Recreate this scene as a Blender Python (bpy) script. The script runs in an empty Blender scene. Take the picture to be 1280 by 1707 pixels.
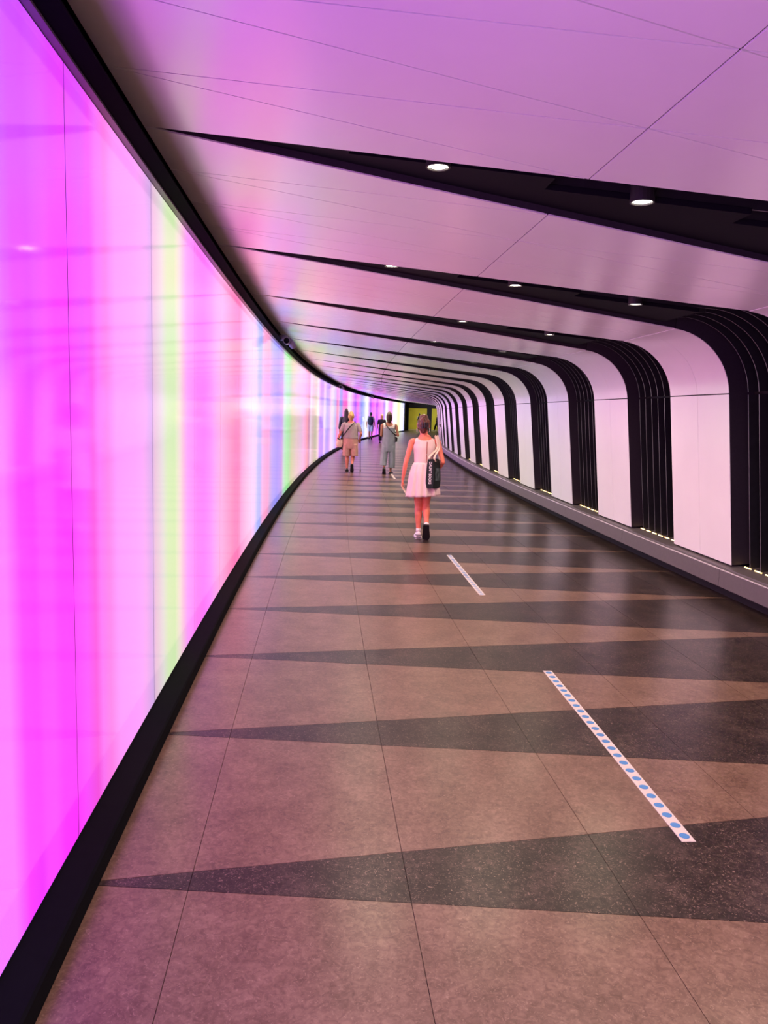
import bpy, bmesh, math, random
import numpy as np
from mathutils import Vector, Matrix

random.seed(7)
SC = bpy.context.scene
COL = SC.collection

# ------------------------------------------------------------------ camera
CAM_H = 1.62
_p, _r = math.radians(7.28), math.radians(-1.8)
F = Vector((0, math.cos(_p), -math.sin(_p)))
UP0 = Vector((0, math.sin(_p), math.cos(_p)))
RT0 = Vector((1, 0, 0))
RT = RT0 * math.cos(_r) - UP0 * math.sin(_r)
UP = RT0 * math.sin(_r) + UP0 * math.cos(_r)
cam_data = bpy.data.cameras.new('camera')
cam = bpy.data.objects.new('camera', cam_data)
COL.objects.link(cam)
m = Matrix.Identity(4)
for i in range(3):
    m[i][0], m[i][1], m[i][2] = RT[i], UP[i], -F[i]
m[2][3] = CAM_H
cam.matrix_world = m
cam_data.sensor_fit = 'HORIZONTAL'
cam_data.sensor_width = 36.0
cam_data.lens = 36.0            # focal length = image width
cam_data.clip_end = 300
SC.camera = cam

# ------------------------------------------------------------------ world, exposure
world = bpy.data.worlds.new('world')
SC.world = world
world.use_nodes = True
world.node_tree.nodes['Background'].inputs[0].default_value = (0.0, 0.0, 0.0, 1)
world.node_tree.nodes['Background'].inputs[1].default_value = 0.0
SC.view_settings.view_transform = 'Standard'
SC.view_settings.look = 'None'
SC.view_settings.gamma = 1.0
SC.view_settings.use_curve_mapping = False
SC.view_settings.exposure = 0.45
SC.cycles.use_denoising = True
SC.cycles.max_bounces = 5
SC.cycles.diffuse_bounces = 4
SC.cycles.glossy_bounces = 2
SC.cycles.use_adaptive_sampling = True
SC.cycles.adaptive_threshold = 0.06
SC.cycles.sample_clamp_indirect = 6.0
LED_GAIN = 2.12                # light wall output
LED_PEAK = 0.3
SPOT_W = 68.0                  # each ceiling downlight

# ------------------------------------------------------------------ helpers
def lin(c):
    c = c / 255.0
    return c / 12.92 if c <= 0.04045 else ((c + 0.055) / 1.055) ** 2.4

def srgb(r, g, b):
    return (lin(r), lin(g), lin(b))

def material(name, color, rough=0.5, spec=0.5, metal=0.0, emit=None, strength=0.0,
             vary=0.0, scale=8.0, bump=0.0, coat=0.0, stretch=None):
    mt = bpy.data.materials.new(name)
    mt.use_nodes = True
    nt = mt.node_tree
    b = nt.nodes['Principled BSDF']
    b.inputs['Base Color'].default_value = (*color, 1)
    b.inputs['Roughness'].default_value = rough
    b.inputs['Specular IOR Level'].default_value = spec
    b.inputs['Metallic'].default_value = metal
    b.inputs['Coat Weight'].default_value = coat
    if emit:
        b.inputs['Emission Color'].default_value = (*emit, 1)
        b.inputs['Emission Strength'].default_value = strength
    if vary > 0 or bump > 0:
        tc = nt.nodes.new('ShaderNodeTexCoord')
        src = tc.outputs['Object']
        if stretch:
            mp = nt.nodes.new('ShaderNodeMapping')
            mp.inputs['Scale'].default_value = stretch
            nt.links.new(src, mp.inputs['Vector'])
            src = mp.outputs['Vector']
        nz = nt.nodes.new('ShaderNodeTexNoise')
        nz.inputs['Scale'].default_value = scale
        nz.inputs['Detail'].default_value = 5
        nt.links.new(src, nz.inputs['Vector'])
        if vary > 0:
            rp = nt.nodes.new('ShaderNodeValToRGB')
            rp.color_ramp.elements[0].position = 0.3
            rp.color_ramp.elements[1].position = 0.7
            rp.color_ramp.elements[0].color = (*[max(0, c * (1 - vary)) for c in color], 1)
            rp.color_ramp.elements[1].color = (*[min(1, c * (1 + vary)) for c in color], 1)
            nt.links.new(nz.outputs['Fac'], rp.inputs['Fac'])
            nt.links.new(rp.outputs['Color'], b.inputs['Base Color'])
        if bump > 0:
            bp = nt.nodes.new('ShaderNodeBump')
            bp.inputs['Strength'].default_value = bump
            bp.inputs['Distance'].default_value = 0.01
            nt.links.new(nz.outputs['Fac'], bp.inputs['Height'])
            nt.links.new(bp.outputs['Normal'], b.inputs['Normal'])
    return mt

def stone(name, dark, mid, light, fleck, rough, fleck_amt, spec=0.42):
    """mottled vinyl stone floor: clouds, fine grain and pale flecks"""
    mt = bpy.data.materials.new(name)
    mt.use_nodes = True
    nt = mt.node_tree
    b = nt.nodes['Principled BSDF']
    tc = nt.nodes.new('ShaderNodeTexCoord')
    n1 = nt.nodes.new('ShaderNodeTexNoise'); n1.inputs['Scale'].default_value = 5.0; n1.inputs['Detail'].default_value = 8; n1.inputs['Roughness'].default_value = 0.65
    n2 = nt.nodes.new('ShaderNodeTexNoise'); n2.inputs['Scale'].default_value = 42.0; n2.inputs['Detail'].default_value = 4; n2.inputs['Distortion'].default_value = 1.2
    n3 = nt.nodes.new('ShaderNodeTexNoise'); n3.inputs['Scale'].default_value = 55.0; n3.inputs['Detail'].default_value = 2; n3.inputs['Distortion'].default_value = 3.0
    for n in (n1, n2, n3):
        nt.links.new(tc.outputs['Object'], n.inputs['Vector'])
    mx = nt.nodes.new('ShaderNodeMath'); mx.operation = 'MULTIPLY_ADD'
    mx.inputs[1].default_value = 0.5
    nt.links.new(n2.outputs['Fac'], mx.inputs[0])
    hl = nt.nodes.new('ShaderNodeMath'); hl.operation = 'MULTIPLY'; hl.inputs[1].default_value = 0.5
    nt.links.new(n1.outputs['Fac'], hl.inputs[0])
    nt.links.new(hl.outputs[0], mx.inputs[2])
    rp = nt.nodes.new('ShaderNodeValToRGB')
    e = rp.color_ramp.elements
    e[0].position = 0.36; e[0].color = (*dark, 1)
    e[1].position = 0.64; e[1].color = (*light, 1)
    k = e.new(0.5); k.color = (*mid, 1)
    nt.links.new(mx.outputs[0], rp.inputs['Fac'])
    fr = nt.nodes.new('ShaderNodeValToRGB')
    fr.color_ramp.elements[0].position = 0.60; fr.color_ramp.elements[0].color = (0, 0, 0, 1)
    fr.color_ramp.elements[1].position = 0.70; fr.color_ramp.elements[1].color = (fleck_amt,) * 3 + (1,)
    nt.links.new(n3.outputs['Fac'], fr.inputs['Fac'])
    mix = nt.nodes.new('ShaderNodeMix'); mix.data_type = 'RGBA'
    nt.links.new(fr.outputs['Color'], mix.inputs['Factor'])
    nt.links.new(rp.outputs['Color'], mix.inputs[6])
    mix.inputs[7].default_value = (*fleck, 1)
    nt.links.new(mix.outputs[2], b.inputs['Base Color'])
    b.inputs['Roughness'].default_value = rough
    b.inputs['Specular IOR Level'].default_value = spec
    bp = nt.nodes.new('ShaderNodeBump'); bp.inputs['Strength'].default_value = 0.12; bp.inputs['Distance'].default_value = 0.002
    nt.links.new(n2.outputs['Fac'], bp.inputs['Height'])
    nt.links.new(bp.outputs['Normal'], b.inputs['Normal'])
    return mt

def link(name, mesh, parent=None, **props):
    o = bpy.data.objects.new(name, mesh)
    COL.objects.link(o)
    if parent is not None:
        o.parent = parent
    for k, v in props.items():
        o[k] = v
    return o

def empty(name, loc=(0, 0, 0), rz=0.0, **props):
    o = link(name, None, None, **props)
    o.empty_display_size = 0.1
    o.location = loc
    o.rotation_euler = (0, 0, rz)
    return o

class MB:
    """collects verts and faces, with material slots"""
    def __init__(self):
        self.v, self.f, self.mi = [], [], []
    def quad(self, a, b, c, d, mi=0):
        n = len(self.v); self.v += [tuple(a), tuple(b), tuple(c), tuple(d)]
        self.f.append((n, n + 1, n + 2, n + 3)); self.mi.append(mi)
    def poly(self, pts, mi=0):
        n = len(self.v); self.v += [tuple(p) for p in pts]
        self.f.append(tuple(range(n, n + len(pts)))); self.mi.append(mi)
    def prism(self, bottom, top, mi=0, side=None):
        """closed solid between two matching polygons"""
        side = mi if side is None else side
        self.poly(bottom, mi); self.poly(list(top)[::-1], side)
        n = len(bottom)
        for i in range(n):
            j = (i + 1) % n
            self.quad(bottom[j], bottom[i], top[i], top[j], side)
    def mesh(self, name, mats, smooth=False):
        me = bpy.data.meshes.new(name)
        me.from_pydata(self.v, [], self.f)
        for mt in (mats if isinstance(mats, (list, tuple)) else [mats]):
            me.materials.append(mt)
        me.polygons.foreach_set('material_index', self.mi)
        if smooth:
            me.polygons.foreach_set('use_smooth', [True] * len(self.f))
        me.update()
        return me
    def obj(self, name, mats, parent=None, smooth=False, weld=False, **props):
        me = self.mesh(name, mats, smooth)
        if weld:
            bm = bmesh.new(); bm.from_mesh(me)
            bmesh.ops.remove_doubles(bm, verts=bm.verts, dist=1e-5)
            bmesh.ops.recalc_face_normals(bm, faces=bm.faces)
            bm.to_mesh(me); bm.free()
        return link(name, me, parent, **props)

# ------------------------------------------------------------------ tunnel coordinates
# s = metres along the light wall, w = metres from it towards the white wall, z = height
_CO = (-0.41475, 0.98398, 3.89365, -4.93248, -0.80562)
_ys = np.linspace(-14, 100, 11401)
_u = _ys / 50.0
_xs = np.polyval(_CO, _u)
_k = np.searchsorted(_ys, 0.0)
_sl0 = (_xs[_k + 1] - _xs[_k]) / 0.01
_xs = np.where(_ys < 0, _xs[_k] + _sl0 * _ys, _xs)
_ss = np.concatenate([[0], np.cumsum(np.hypot(np.diff(_xs), np.diff(_ys)))])
_ss -= _ss[_k]
_tx = np.gradient(_xs, _ss); _ty = np.gradient(_ys, _ss)

def P(s, w, z):
    x = np.interp(s, _ss, _xs); y = np.interp(s, _ss, _ys)
    tx = np.interp(s, _ss, _tx); ty = np.interp(s, _ss, _ty)
    return (float(x + w * ty), float(y - w * tx), float(z))

def heading(s):
    return math.atan2(float(np.interp(s, _ss, _tx)), float(np.interp(s, _ss, _ty)))

S0, S1 = -9.0, 79.0            # modelled length
S_LED = 74.3                   # light wall ends here
PITCH, TIP0 = 2.47, 3.69       # rib spacing, first rib in view
HALF = PITCH / 4
ZL, KC = 2.88, 0.1059          # ceiling height at the light wall, cross fall
WC, RA = 3.966, 0.6207         # start and radius of the cove
A_C = math.radians(83.95); A_W = math.radians(6.03)
WB, ZB = 4.69, 0.31            # foot of the white wall panels
JW, JZ = 4.5215, 1.904         # wall / cove joint
CW, CZ = JW - RA * math.cos(A_W), JZ - RA * math.sin(A_W)
SLOPE = HALF / WC

def zc(w):
    return ZL - KC * w

def ceil_pt(w, d=0.0):
    return (w + d * math.cos(A_C), zc(w) + d * math.sin(A_C))

def cove_pts(d=0.0, n=12):
    return [(CW + (RA + d) * math.cos(a), CZ + (RA + d) * math.sin(a))
            for a in [A_C + (A_W - A_C) * i / n for i in range(n + 1)]]

def wall_pt(t, d=0.0):          # t 0 at foot .. 1 at joint
    return (WB + (JW - WB) * t + d * math.cos(A_W), ZB + (JZ - ZB) * t + d * math.sin(A_W))

# ------------------------------------------------------------------ materials
M = {}
M['panel'] = material('white_enamel_panel', (0.955, 0.95, 0.955), rough=0.24, spec=0.9, vary=0.015, scale=3)
M['black'] = material('black_metal', (0.012, 0.012, 0.016), rough=0.5, vary=0.2, scale=20)
M['soffit'] = material('matt_black_soffit', (0.005, 0.0045, 0.009), rough=0.7, spec=0.12, vary=0.12, scale=60)
M['matt'] = material('matt_black_lip', (0.004, 0.004, 0.006), rough=0.9, spec=0.05, vary=0.1, scale=20)
M['return'] = material('dark_purple_return', (0.028, 0.021, 0.032), rough=0.5, vary=0.12, scale=60)
M['void'] = material('dark_void', (0.006, 0.006, 0.008), rough=0.8, vary=0.1, scale=10)
M['edge'] = material('slat_edge_highlight', (0.16, 0.15, 0.17), rough=0.4, metal=0.3, vary=0.05, scale=10)  # light caught on the slat fronts, put into a paler colour
M['lip'] = material('grey_frame_lip', (0.16, 0.13, 0.15), rough=0.4, vary=0.05, scale=10)
M['plinth'] = material('grey_plinth', (0.128, 0.110, 0.118), rough=0.45, vary=0.06, scale=25)
M['plinth_edge'] = material('pale_plinth_edge', (0.5, 0.46, 0.48), rough=0.35, vary=0.03, scale=25)
M['tile_light'] = stone('light_floor_tile', (0.084, 0.045, 0.031), (0.138, 0.080, 0.056), (0.202, 0.125, 0.090), (0.33, 0.23, 0.175), 0.29, 0.45, 0.4)
M['tile_dark'] = stone('dark_floor_tile', (0.006, 0.0038, 0.0034), (0.021, 0.0132, 0.0115), (0.062, 0.041, 0.034), (0.24, 0.165, 0.135), 0.31, 0.75, 0.27)
M['sub'] = material('brown_grout', (0.085, 0.058, 0.047), rough=0.8, vary=0.1, scale=20)

LED = [(-9, 250, 225, 240), (-6.5, 240, 215, 250), (-5, 255, 225, 240), (-3.5, 250, 215, 240), (-2.4, 245, 235, 230), (-1.5, 255, 230, 242), (-0.7, 250, 215, 235), (0, 240, 205, 235), (0.6, 220, 160, 238), (1.1, 218, 135, 245), (1.6, 215, 140, 255), (2.0, 232, 150, 255), (2.05, 230, 130, 252), (2.11, 232, 98, 252), (2.21, 228, 90, 250), (2.26, 228, 105, 245), (2.35, 230, 105, 240), (2.43, 228, 85, 235), (2.55, 224, 80, 222), (2.61, 214, 95, 215), (2.71, 205, 105, 205), (2.82, 203, 105, 195), (2.9, 208, 135, 205), (3.02, 214, 145, 205), (3.16, 224, 165, 218), (3.47, 222, 168, 220), (3.66, 205, 168, 205), (3.82, 190, 168, 198), (3.89, 197, 180, 192), (4.08, 198, 196, 195), (4.23, 200, 210, 185), (4.41, 202, 214, 185), (4.59, 215, 206, 205), (4.7, 220, 190, 210), (4.84, 222, 168, 222), (5.06, 228, 155, 225), (5.21, 225, 140, 218), (5.51, 220, 135, 218), (5.81, 222, 150, 222), (6.11, 232, 170, 220), (6.41, 240, 180, 218), (6.71, 236, 170, 208), (7.23, 230, 150, 192), (7.46, 228, 140, 190), (7.78, 232, 150, 195), (7.95, 248, 175, 215), (8.48, 245, 195, 222), (8.94, 243, 205, 228), (9.24, 225, 200, 228), (9.54, 205, 200, 235), (9.69, 185, 190, 232), (9.99, 172, 182, 222), (10.21, 200, 178, 205), (10.54, 232, 178, 208), (11.03, 222, 168, 200), (11.41, 185, 165, 190), (12.0, 172, 165, 215), (12.64, 165, 162, 228), (13.28, 172, 160, 210), (13.66, 180, 160, 195), (14.04, 180, 200, 190), (14.8, 165, 212, 165), (15.26, 165, 205, 160), (15.91, 182, 185, 155), (16.57, 190, 188, 172), (17.39, 205, 192, 190), (18.62, 210, 192, 205), (19.44, 232, 195, 220), (20.26, 238, 185, 210), (20.66, 232, 182, 190), (21.28, 190, 150, 175), (21.89, 215, 205, 210), (22.55, 200, 185, 185), (23.77, 180, 178, 160), (24.76, 222, 210, 205), (25.74, 190, 150, 225), (26.72, 180, 150, 220), (27.48, 220, 200, 225), (28.56, 175, 160, 225), (29.67, 195, 165, 220), (30.52, 225, 205, 220), (31.66, 205, 200, 215), (32.84, 190, 175, 220), (33.44, 225, 140, 195), (34.05, 240, 175, 215), (34.66, 170, 165, 215), (35.57, 150, 160, 215), (36.51, 220, 130, 205), (38.1, 232, 120, 205), (39.39, 230, 215, 228), (40.69, 225, 200, 235), (42.02, 215, 150, 240), (43.03, 185, 110, 245), (44.38, 225, 130, 215), (45.42, 205, 160, 225), (46.8, 160, 170, 245), (48.21, 200, 205, 240), (49.63, 232, 230, 220), (50.71, 215, 200, 235), (51.79, 185, 110, 235), (53.25, 225, 125, 225), (54.73, 240, 150, 225), (55.85, 190, 100, 245), (57.36, 240, 150, 240), (58.9, 225, 170, 215), (60.45, 190, 150, 225), (62.02, 220, 225, 215), (63.61, 225, 180, 225), (65.22, 250, 165, 240), (66.84, 235, 220, 235), (68.5, 245, 245, 230), (70.18, 225, 240, 190), (71.46, 230, 245, 215), (73.2, 215, 215, 250), (74.51, 215, 215, 250)]  # unseen stops behind the camera set near white to brighten the ceiling
_ls = np.array([t[0] for t in LED]); _lc = np.array([[lin(c) for c in t[1:]] for t in LED])

def led_color(s, zt):
    c = np.array([np.interp(s, _ls, _lc[:, i]) for i in range(3)])
    if s < 3.0:                 # the picture on the near panels drifts to violet towards the top
        k = max(0.0, min(1.0, (zt - 0.45) / 0.45)) * max(0.0, min(1.0, 3.0 - s)) * 0.75
        c = c * (1 - k) + np.array(srgb(196, 128, 250)) * k
    # lit diodes: the strong primaries run far above the weak ones
    c = c * (c / c.max()) ** (0.32 + 0.25 * max(0.0, min(1.0, 4.0 - s)))
    c = c * np.interp(s, [0.5, 2.0, 3.6, 4.4, 5.2, 10.0], [1.0, 0.53, 0.58, 0.52, 0.64, 0.84])   # seen panels dimmed; unseen ones behind the camera stay bright for the ceiling
    return c * (1.0 + LED_PEAK * (c / c.max()) ** 3)

def led_material():
    mt = bpy.data.materials.new('led_light_wall')
    mt.use_nodes = True
    nt = mt.node_tree
    b = nt.nodes['Principled BSDF']
    b.inputs['Base Color'].default_value = (0.03, 0.03, 0.03, 1)
    b.inputs['Roughness'].default_value = 0.05
    b.inputs['Specular IOR Level'].default_value = 0.0
    b.inputs['Coat Weight'].default_value = 1.0       # glass front
    b.inputs['Coat IOR'].default_value = 1.5
    b.inputs['Coat Roughness'].default_value = 0.08
    at = nt.nodes.new('ShaderNodeAttribute'); at.attribute_name = 'picture'
    nt.links.new(at.outputs['Color'], b.inputs['Emission Color'])
    b.inputs['Emission Strength'].default_value = LED_GAIN
    return mt
M['led'] = led_material()

# ------------------------------------------------------------------ floor
def ordinal(n):
    w = ['first', 'second', 'third', 'fourth', 'fifth', 'sixth', 'seventh', 'eighth', 'ninth', 'tenth', 'eleventh', 'twelfth',
         'thirteenth', 'fourteenth', 'fifteenth', 'sixteenth', 'seventeenth', 'eighteenth', 'nineteenth', 'twentieth']
    return w[n - 1]

def strip(mb, prof, s0, s1, ds=0.6, mi=0, flip=False):
    """sweeps an open profile [(w,z)...] along the tunnel"""
    n = max(1, int(math.ceil((s1 - s0) / ds)))
    st = [s0 + (s1 - s0) * i / n for i in range(n + 1)]
    rows = [[P(s, w, z) for (w, z) in prof] for s in st]
    base = len(mb.v); k = len(prof)
    for r in rows:
        mb.v += r
    for i in range(n):
        for j in range(k - 1):
            a = base + i * k + j
            f = (a, a + 1, a + k + 1, a + k)
            mb.f.append(f[::-1] if flip else f); mb.mi.append(mi)

mb = MB()
strip(mb, [(-0.3, -0.012), (5.1, -0.012), (5.1, -0.2), (-0.3, -0.2), (-0.3, -0.012)], S0, S1 + 14)
floor = mb.obj('floor', M['sub'], kind='structure', label='glossy stone-look floor with dark wedge stripes across beige tiles', category='floor')
WJ = [0.0, 0.41, 1.16, 1.91, 2.66, 3.41, 4.16, 4.72]
FP = PITCH / 2                                  # floor wedges repeat twice per rib
FS = 0.131
GAP = 0.0011
tiles = []
k0 = int(math.floor((S0 - 2.44) / FP)); k1 = int((S1 - 2.44) / FP)
for k in range(k0, k1 + 1):
    tip = 2.44 + FP * k
    for w0, w1 in zip(WJ[:-1], WJ[1:]):
        # dark wedge piece and the beige piece beyond it
        da, db = min(FS * w0, FP / 2), min(FS * w1, FP / 2)
        dark = [(tip - da, w0), (tip - db, w1), (tip + db, w1), (tip + da, w0)] if w0 > 0 else [(tip - db, w1), (tip + db, w1), (tip, w0 + 0.02)]
        light = [(tip + da, w0), (tip + db, w1), (tip + FP - db, w1), (tip + FP - da, w0)]
        tiles.append((tip, 1, dark, w0, w1)); tiles.append((tip, 0, light, w0, w1))

def tile_geo(mb, poly, mi, w0, w1):
    c = (sum(p[0] for p in poly) / len(poly), sum(p[1] for p in poly) / len(poly))
    q = []
    for s, w in poly:
        ds = c[0] - s; dw = c[1] - w
        q.append((s + math.copysign(min(GAP, abs(ds)), ds), w + math.copysign(min(GAP, abs(dw)), dw)))
    top = [P(s, w, 0.0) for s, w in q]; bot = [P(s, w, -0.012) for s, w in q]
    mb.prism(top, bot, mi)

near = sorted([t for t in tiles if t[0] > 0.5], key=lambda t: t[0])[:300]
near_ids = set(id(t) for t in near)
for t in near:
    b = MB(); tile_geo(b, t[2], 0, t[3], t[4])
    b.obj('floor_tile', M['tile_dark'] if t[1] else M['tile_light'], floor)
b = MB()
for t in tiles:
    if id(t) not in near_ids:
        tile_geo(b, t[2], t[1], t[3], t[4])
strip(b, [(-0.6, 0.0), (5.3, 0.0)], S1 + 0.5, S1 + 14, mi=0)
b.obj('distant_tiles', [M['tile_light'], M['tile_dark']], floor, kind='stuff')

# ------------------------------------------------------------------ light wall
mb = MB()
strip(mb, [(-0.30, -0.01), (-0.06, -0.01), (-0.06, 2.69), (-0.06, 3.15), (-0.30, 3.15), (-0.30, -0.01)], S0, S_LED + 0.02)
wall_left = mb.obj('wall_left', M['void'], kind='structure', label='long curved light wall of glowing rainbow panels', category='wall')
LZ0, LZ1 = 0.10, 2.68
seam = 2.57
while seam - 1.27 > S0:
    seam -= 1.27
while seam < S_LED - 0.3:
    a, e = seam + 0.0025, min(seam + 1.27, S_LED) - 0.0025
    cols = sorted(set([round(v, 3) for v in np.linspace(a, e, 9)] + [round(v, 3) for v in _ls if a < v < e]))
    zs = [LZ0, LZ0 + 0.45 * (LZ1 - LZ0), LZ1 - 0.1 * (LZ1 - LZ0), LZ1]
    v, f, cl = [], [], []
    for s in cols:
        for z in zs:
            v.append(P(s, 0.0, z)); cl.append(led_color(s, (z - LZ0) / (LZ1 - LZ0)))
    nz = len(zs)
    for i in range(len(cols) - 1):
        for j in range(nz - 1):
            q = i * nz + j
            f.append((q, q + nz, q + nz + 1, q + 1))
    n = len(v)                                  # edge returns give the panel its depth
    rim = [0, (len(cols) - 1) * nz, (len(cols) - 1) * nz + nz - 1, nz - 1]
    for (s, z) in ((cols[0], zs[0]), (cols[-1], zs[0]), (cols[-1], zs[-1]), (cols[0], zs[-1])):
        v.append(P(s, -0.02, z)); cl.append(np.zeros(3))
    me = bpy.data.meshes.new('light_panel')
    me.from_pydata(v, [], f + [(rim[0], rim[3], n + 3, n), (rim[2], rim[1], n + 1, n + 2)])
    at = me.color_attributes.new('picture', 'FLOAT_COLOR', 'POINT')
    at.data.foreach_set('color', np.array([[*c, 1.0] for c in cl], dtype=np.float32).ravel())
    me.materials.append(M['led']); me.materials.append(M['void'])
    nf = len(f)
    me.polygons.foreach_set('material_index', [0] * nf + [1, 1])
    me.update()
    link('light_panel', me, wall_left)
    seam += 1.27

mb = MB()
strip(mb, [(0.105, -0.01), (0.105, LZ0 - 0.03), (0.097, LZ0 - 0.022), (-0.02, LZ0 - 0.004), (-0.02, -0.01)], S0, S_LED)  # black ledge deepened so it stands in for shade on the floor edge
mb.obj('baseboard_left', M['matt'], kind='structure', label='black skirting strip under the light wall', category='skirting')
mb = MB()
strip(mb, [(-0.02, LZ1 + 0.003), (0.028, LZ1 + 0.003), (0.028, LZ1 + 0.02), (-0.05, LZ1 + 0.02)], S0, S_LED)
trim_top = mb.obj('trim_1', M['lip'], kind='structure', label='thin grey frame along the top of the light wall', category='trim')
mb = MB()
strip(mb, [(0.028, LZ1 + 0.012), (0.09, LZ1 + 0.03), (0.09, LZ1 + 0.04), (-0.045, LZ1 + 0.045), (-0.045, ZL + 0.12)], S0, S_LED)  # lip drawn out to block wall light and shade the ceiling edge
mb.obj('fascia', M['matt'], trim_top)

# ------------------------------------------------------------------ ceiling
mb = MB()
d = 0.30
prof = [ceil_pt(-0.3, d), ceil_pt(WC, d)] + cove_pts(d)[1:]
strip(mb, prof, S0, S1)
strip(mb, [(w, z + 0.06) for w, z in prof], S0, S1)
ceiling = mb.obj('ceiling', M['void'], kind='structure', label='sloping white ceiling of triangular enamel panels', category='ceiling')

def tri_panels(j):
    """white triangular panels between rib j and rib j+1, in (s,w)"""
    t0 = TIP0 + PITCH * j
    wm = WC / 2
    out = []
    tip = [t0 + HALF * i for i in range(5)]
    mid = [t0 + HALF * (i + 0.5) for i in range(4)]
    for i in range(4):
        out.append([(tip[i], 0.0), (tip[i + 1], 0.0), (mid[i], wm)])
    for i in range(3):
        out.append([(tip[i + 1], 0.0), (mid[i + 1], wm), (mid[i], wm)])
    for i in range(3):
        out.append([(mid[i], wm), (mid[i + 1], wm), (tip[i + 1], WC)])
    for i in range(2):
        out.append([(mid[i + 1], wm), (tip[i + 2], WC), (tip[i + 1], WC)])
    return out

def tri_geo(mb, tri):
    cs = sum(p[0] for p in tri) / 3; cw = sum(p[1] for p in tri) / 3
    pts = []
    n = 3
    # inset every edge by g
    def inset(i):
        p0, p1, p2 = [Vector(tri[(i + k) % n]) for k in (-1, 0, 1)]
        c = Vector((cs, cw))
        def edge(a, b):
            d_ = (b - a).normalized(); nn = Vector((-d_.y, d_.x))
            if (c - a).dot(nn) < 0: nn = -nn
            g = 0.0045 if abs(d_.y) < 1e-6 and abs(a.y - WC / 2) < 1e-6 else 0.0032
            return a + nn * g, d_
        a0, d0 = edge(p0, p1); a1, d1 = edge(p1, p2)
        den = d0.x * d1.y - d0.y * d1.x
        t = ((a1.x - a0.x) * d1.y - (a1.y - a0.y) * d1.x) / den
        return a0 + d0 * t
    q = [inset(i) for i in range(3)]
    lo = [P(p.x, p.y, zc(p.y)) for p in q]
    hi = [P(p.x, p.y, zc(p.y) + 0.007) for p in q]
    mb.prism(lo, hi, 0)

JN = range(-5, 30)
kept = 0
rest = MB()
for j in JN:
    for tri in tri_panels(j):
        if j >= -2 and kept < 300:
            b = MB(); tri_geo(b, tri); b.obj('ceiling_panel', M['panel'], ceiling, weld=True); kept += 1
        else:
            tri_geo(rest, tri)
rest.obj('distant_ceiling_panels', M['panel'], ceiling, weld=True, kind='stuff')

# ------------------------------------------------------------------ white wall
mb = MB()
prof = cove_pts(d) + [wall_pt(0.0, d), wall_pt(-0.2, d)]
strip(mb, prof, S0, S1)
strip(mb, [(w + 0.06, z) for w, z in prof], S0, S1)
wall_right = mb.obj('wall_right', M['void'], kind='structure', label='leaning white panelled wall curving over into the ceiling', category='wall')

def sheet(mb, prof, s0, s1, th, ns=1):
    """panel following a profile, th thick (outwards)"""
    k = len(prof)
    nrm = []
    for i in range(k):
        a = Vector(prof[max(i - 1, 0)]); c = Vector(prof[min(i + 1, k - 1)])
        t = (c - a).normalized(); nrm.append(Vector((-t.y, t.x)))
    if nrm[0].x + nrm[0].y < 0:
        nrm = [-n for n in nrm]
    out = [(p[0] + n.x * th, p[1] + n.y * th) for p, n in zip(prof, nrm)]
    st = [s0 + (s1 - s0) * i / ns for i in range(ns + 1)]
    base = len(mb.v)
    for s in st:
        mb.v += [P(s, w, z) for w, z in prof]
    for i in range(ns):
        for j in range(k - 1):
            a = base + i * k + j
            mb.f.append((a, a + 1, a + k + 1, a + k)); mb.mi.append(0)
    for i in range(k - 1):                       # returns
        for s in (s0, s1):
            mb.quad(P(s, *prof[i]), P(s, *prof[i + 1]), P(s, *out[i + 1]), P(s, *out[i]))
    for e in (0, -1):
        mb.quad(P(s0, *prof[e]), P(s1, *prof[e]), P(s1, *out[e]), P(s0, *out[e]))
    return mb

for j in JN:
    t0 = TIP0 + PITCH * j + HALF
    for h in (0, 1):
        a, e = t0 + HALF * h + 0.002, t0 + HALF * (h + 1) - 0.002
        b = MB(); sheet(b, [wall_pt(0.0), wall_pt(0.5), wall_pt(0.9935)], a, e, 0.006)
        b.obj('wall_panel', M['panel'], wall_right)
        b = MB(); sheet(b, cove_pts(0.0, 14), a, e, 0.006)
        b.obj('cove_panel', M['panel'], wall_right, smooth=True)

# ------------------------------------------------------------------ plinth
mb = MB()
strip(mb, [(4.70, -0.01), (4.70, 0.12)], S0, S1)
baseboard_right = mb.obj('baseboard_right', M['void'], kind='structure', label='low grey plinth along the foot of the white wall', category='plinth')
for j in JN:
    a, e = TIP0 + PITCH * j + HALF + 0.002, TIP0 + PITCH * (j + 1) + HALF - 0.002
    b = MB()
    strip(b, [(4.72, 0.105), (4.585, 0.105), (4.58, 0.11), (4.58, 0.268)], a, e, 1.3, 0)
    strip(b, [(4.58, 0.268), (4.583, 0.276), (4.594, 0.276)], a, e, 1.3, 1)
    strip(b, [(4.594, 0.276), (4.600, 0.262), (4.628, 0.262), (4.632, 0.284), (4.70, 0.292), (4.78, 0.300), (4.99, 0.300)], a, e, 1.3, 0)
    b.obj('plinth_segment', [M['plinth'], M['plinth_edge']], baseboard_right)

# ------------------------------------------------------------------ black ribs
def lamp_mat(name, col, st):
    return material(name, (0.8, 0.8, 0.8), rough=0.4, emit=col, strength=st)
M['up'] = lamp_mat('warm_uplight', (1.0, 0.60, 0.17), 5.0)
M['lens'] = lamp_mat('downlight_lens', (1.0, 0.93, 0.74), 14.0)
M['bezel'] = material('dark_bezel', (0.03, 0.028, 0.03), rough=0.35, vary=0.05, scale=30)

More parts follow.
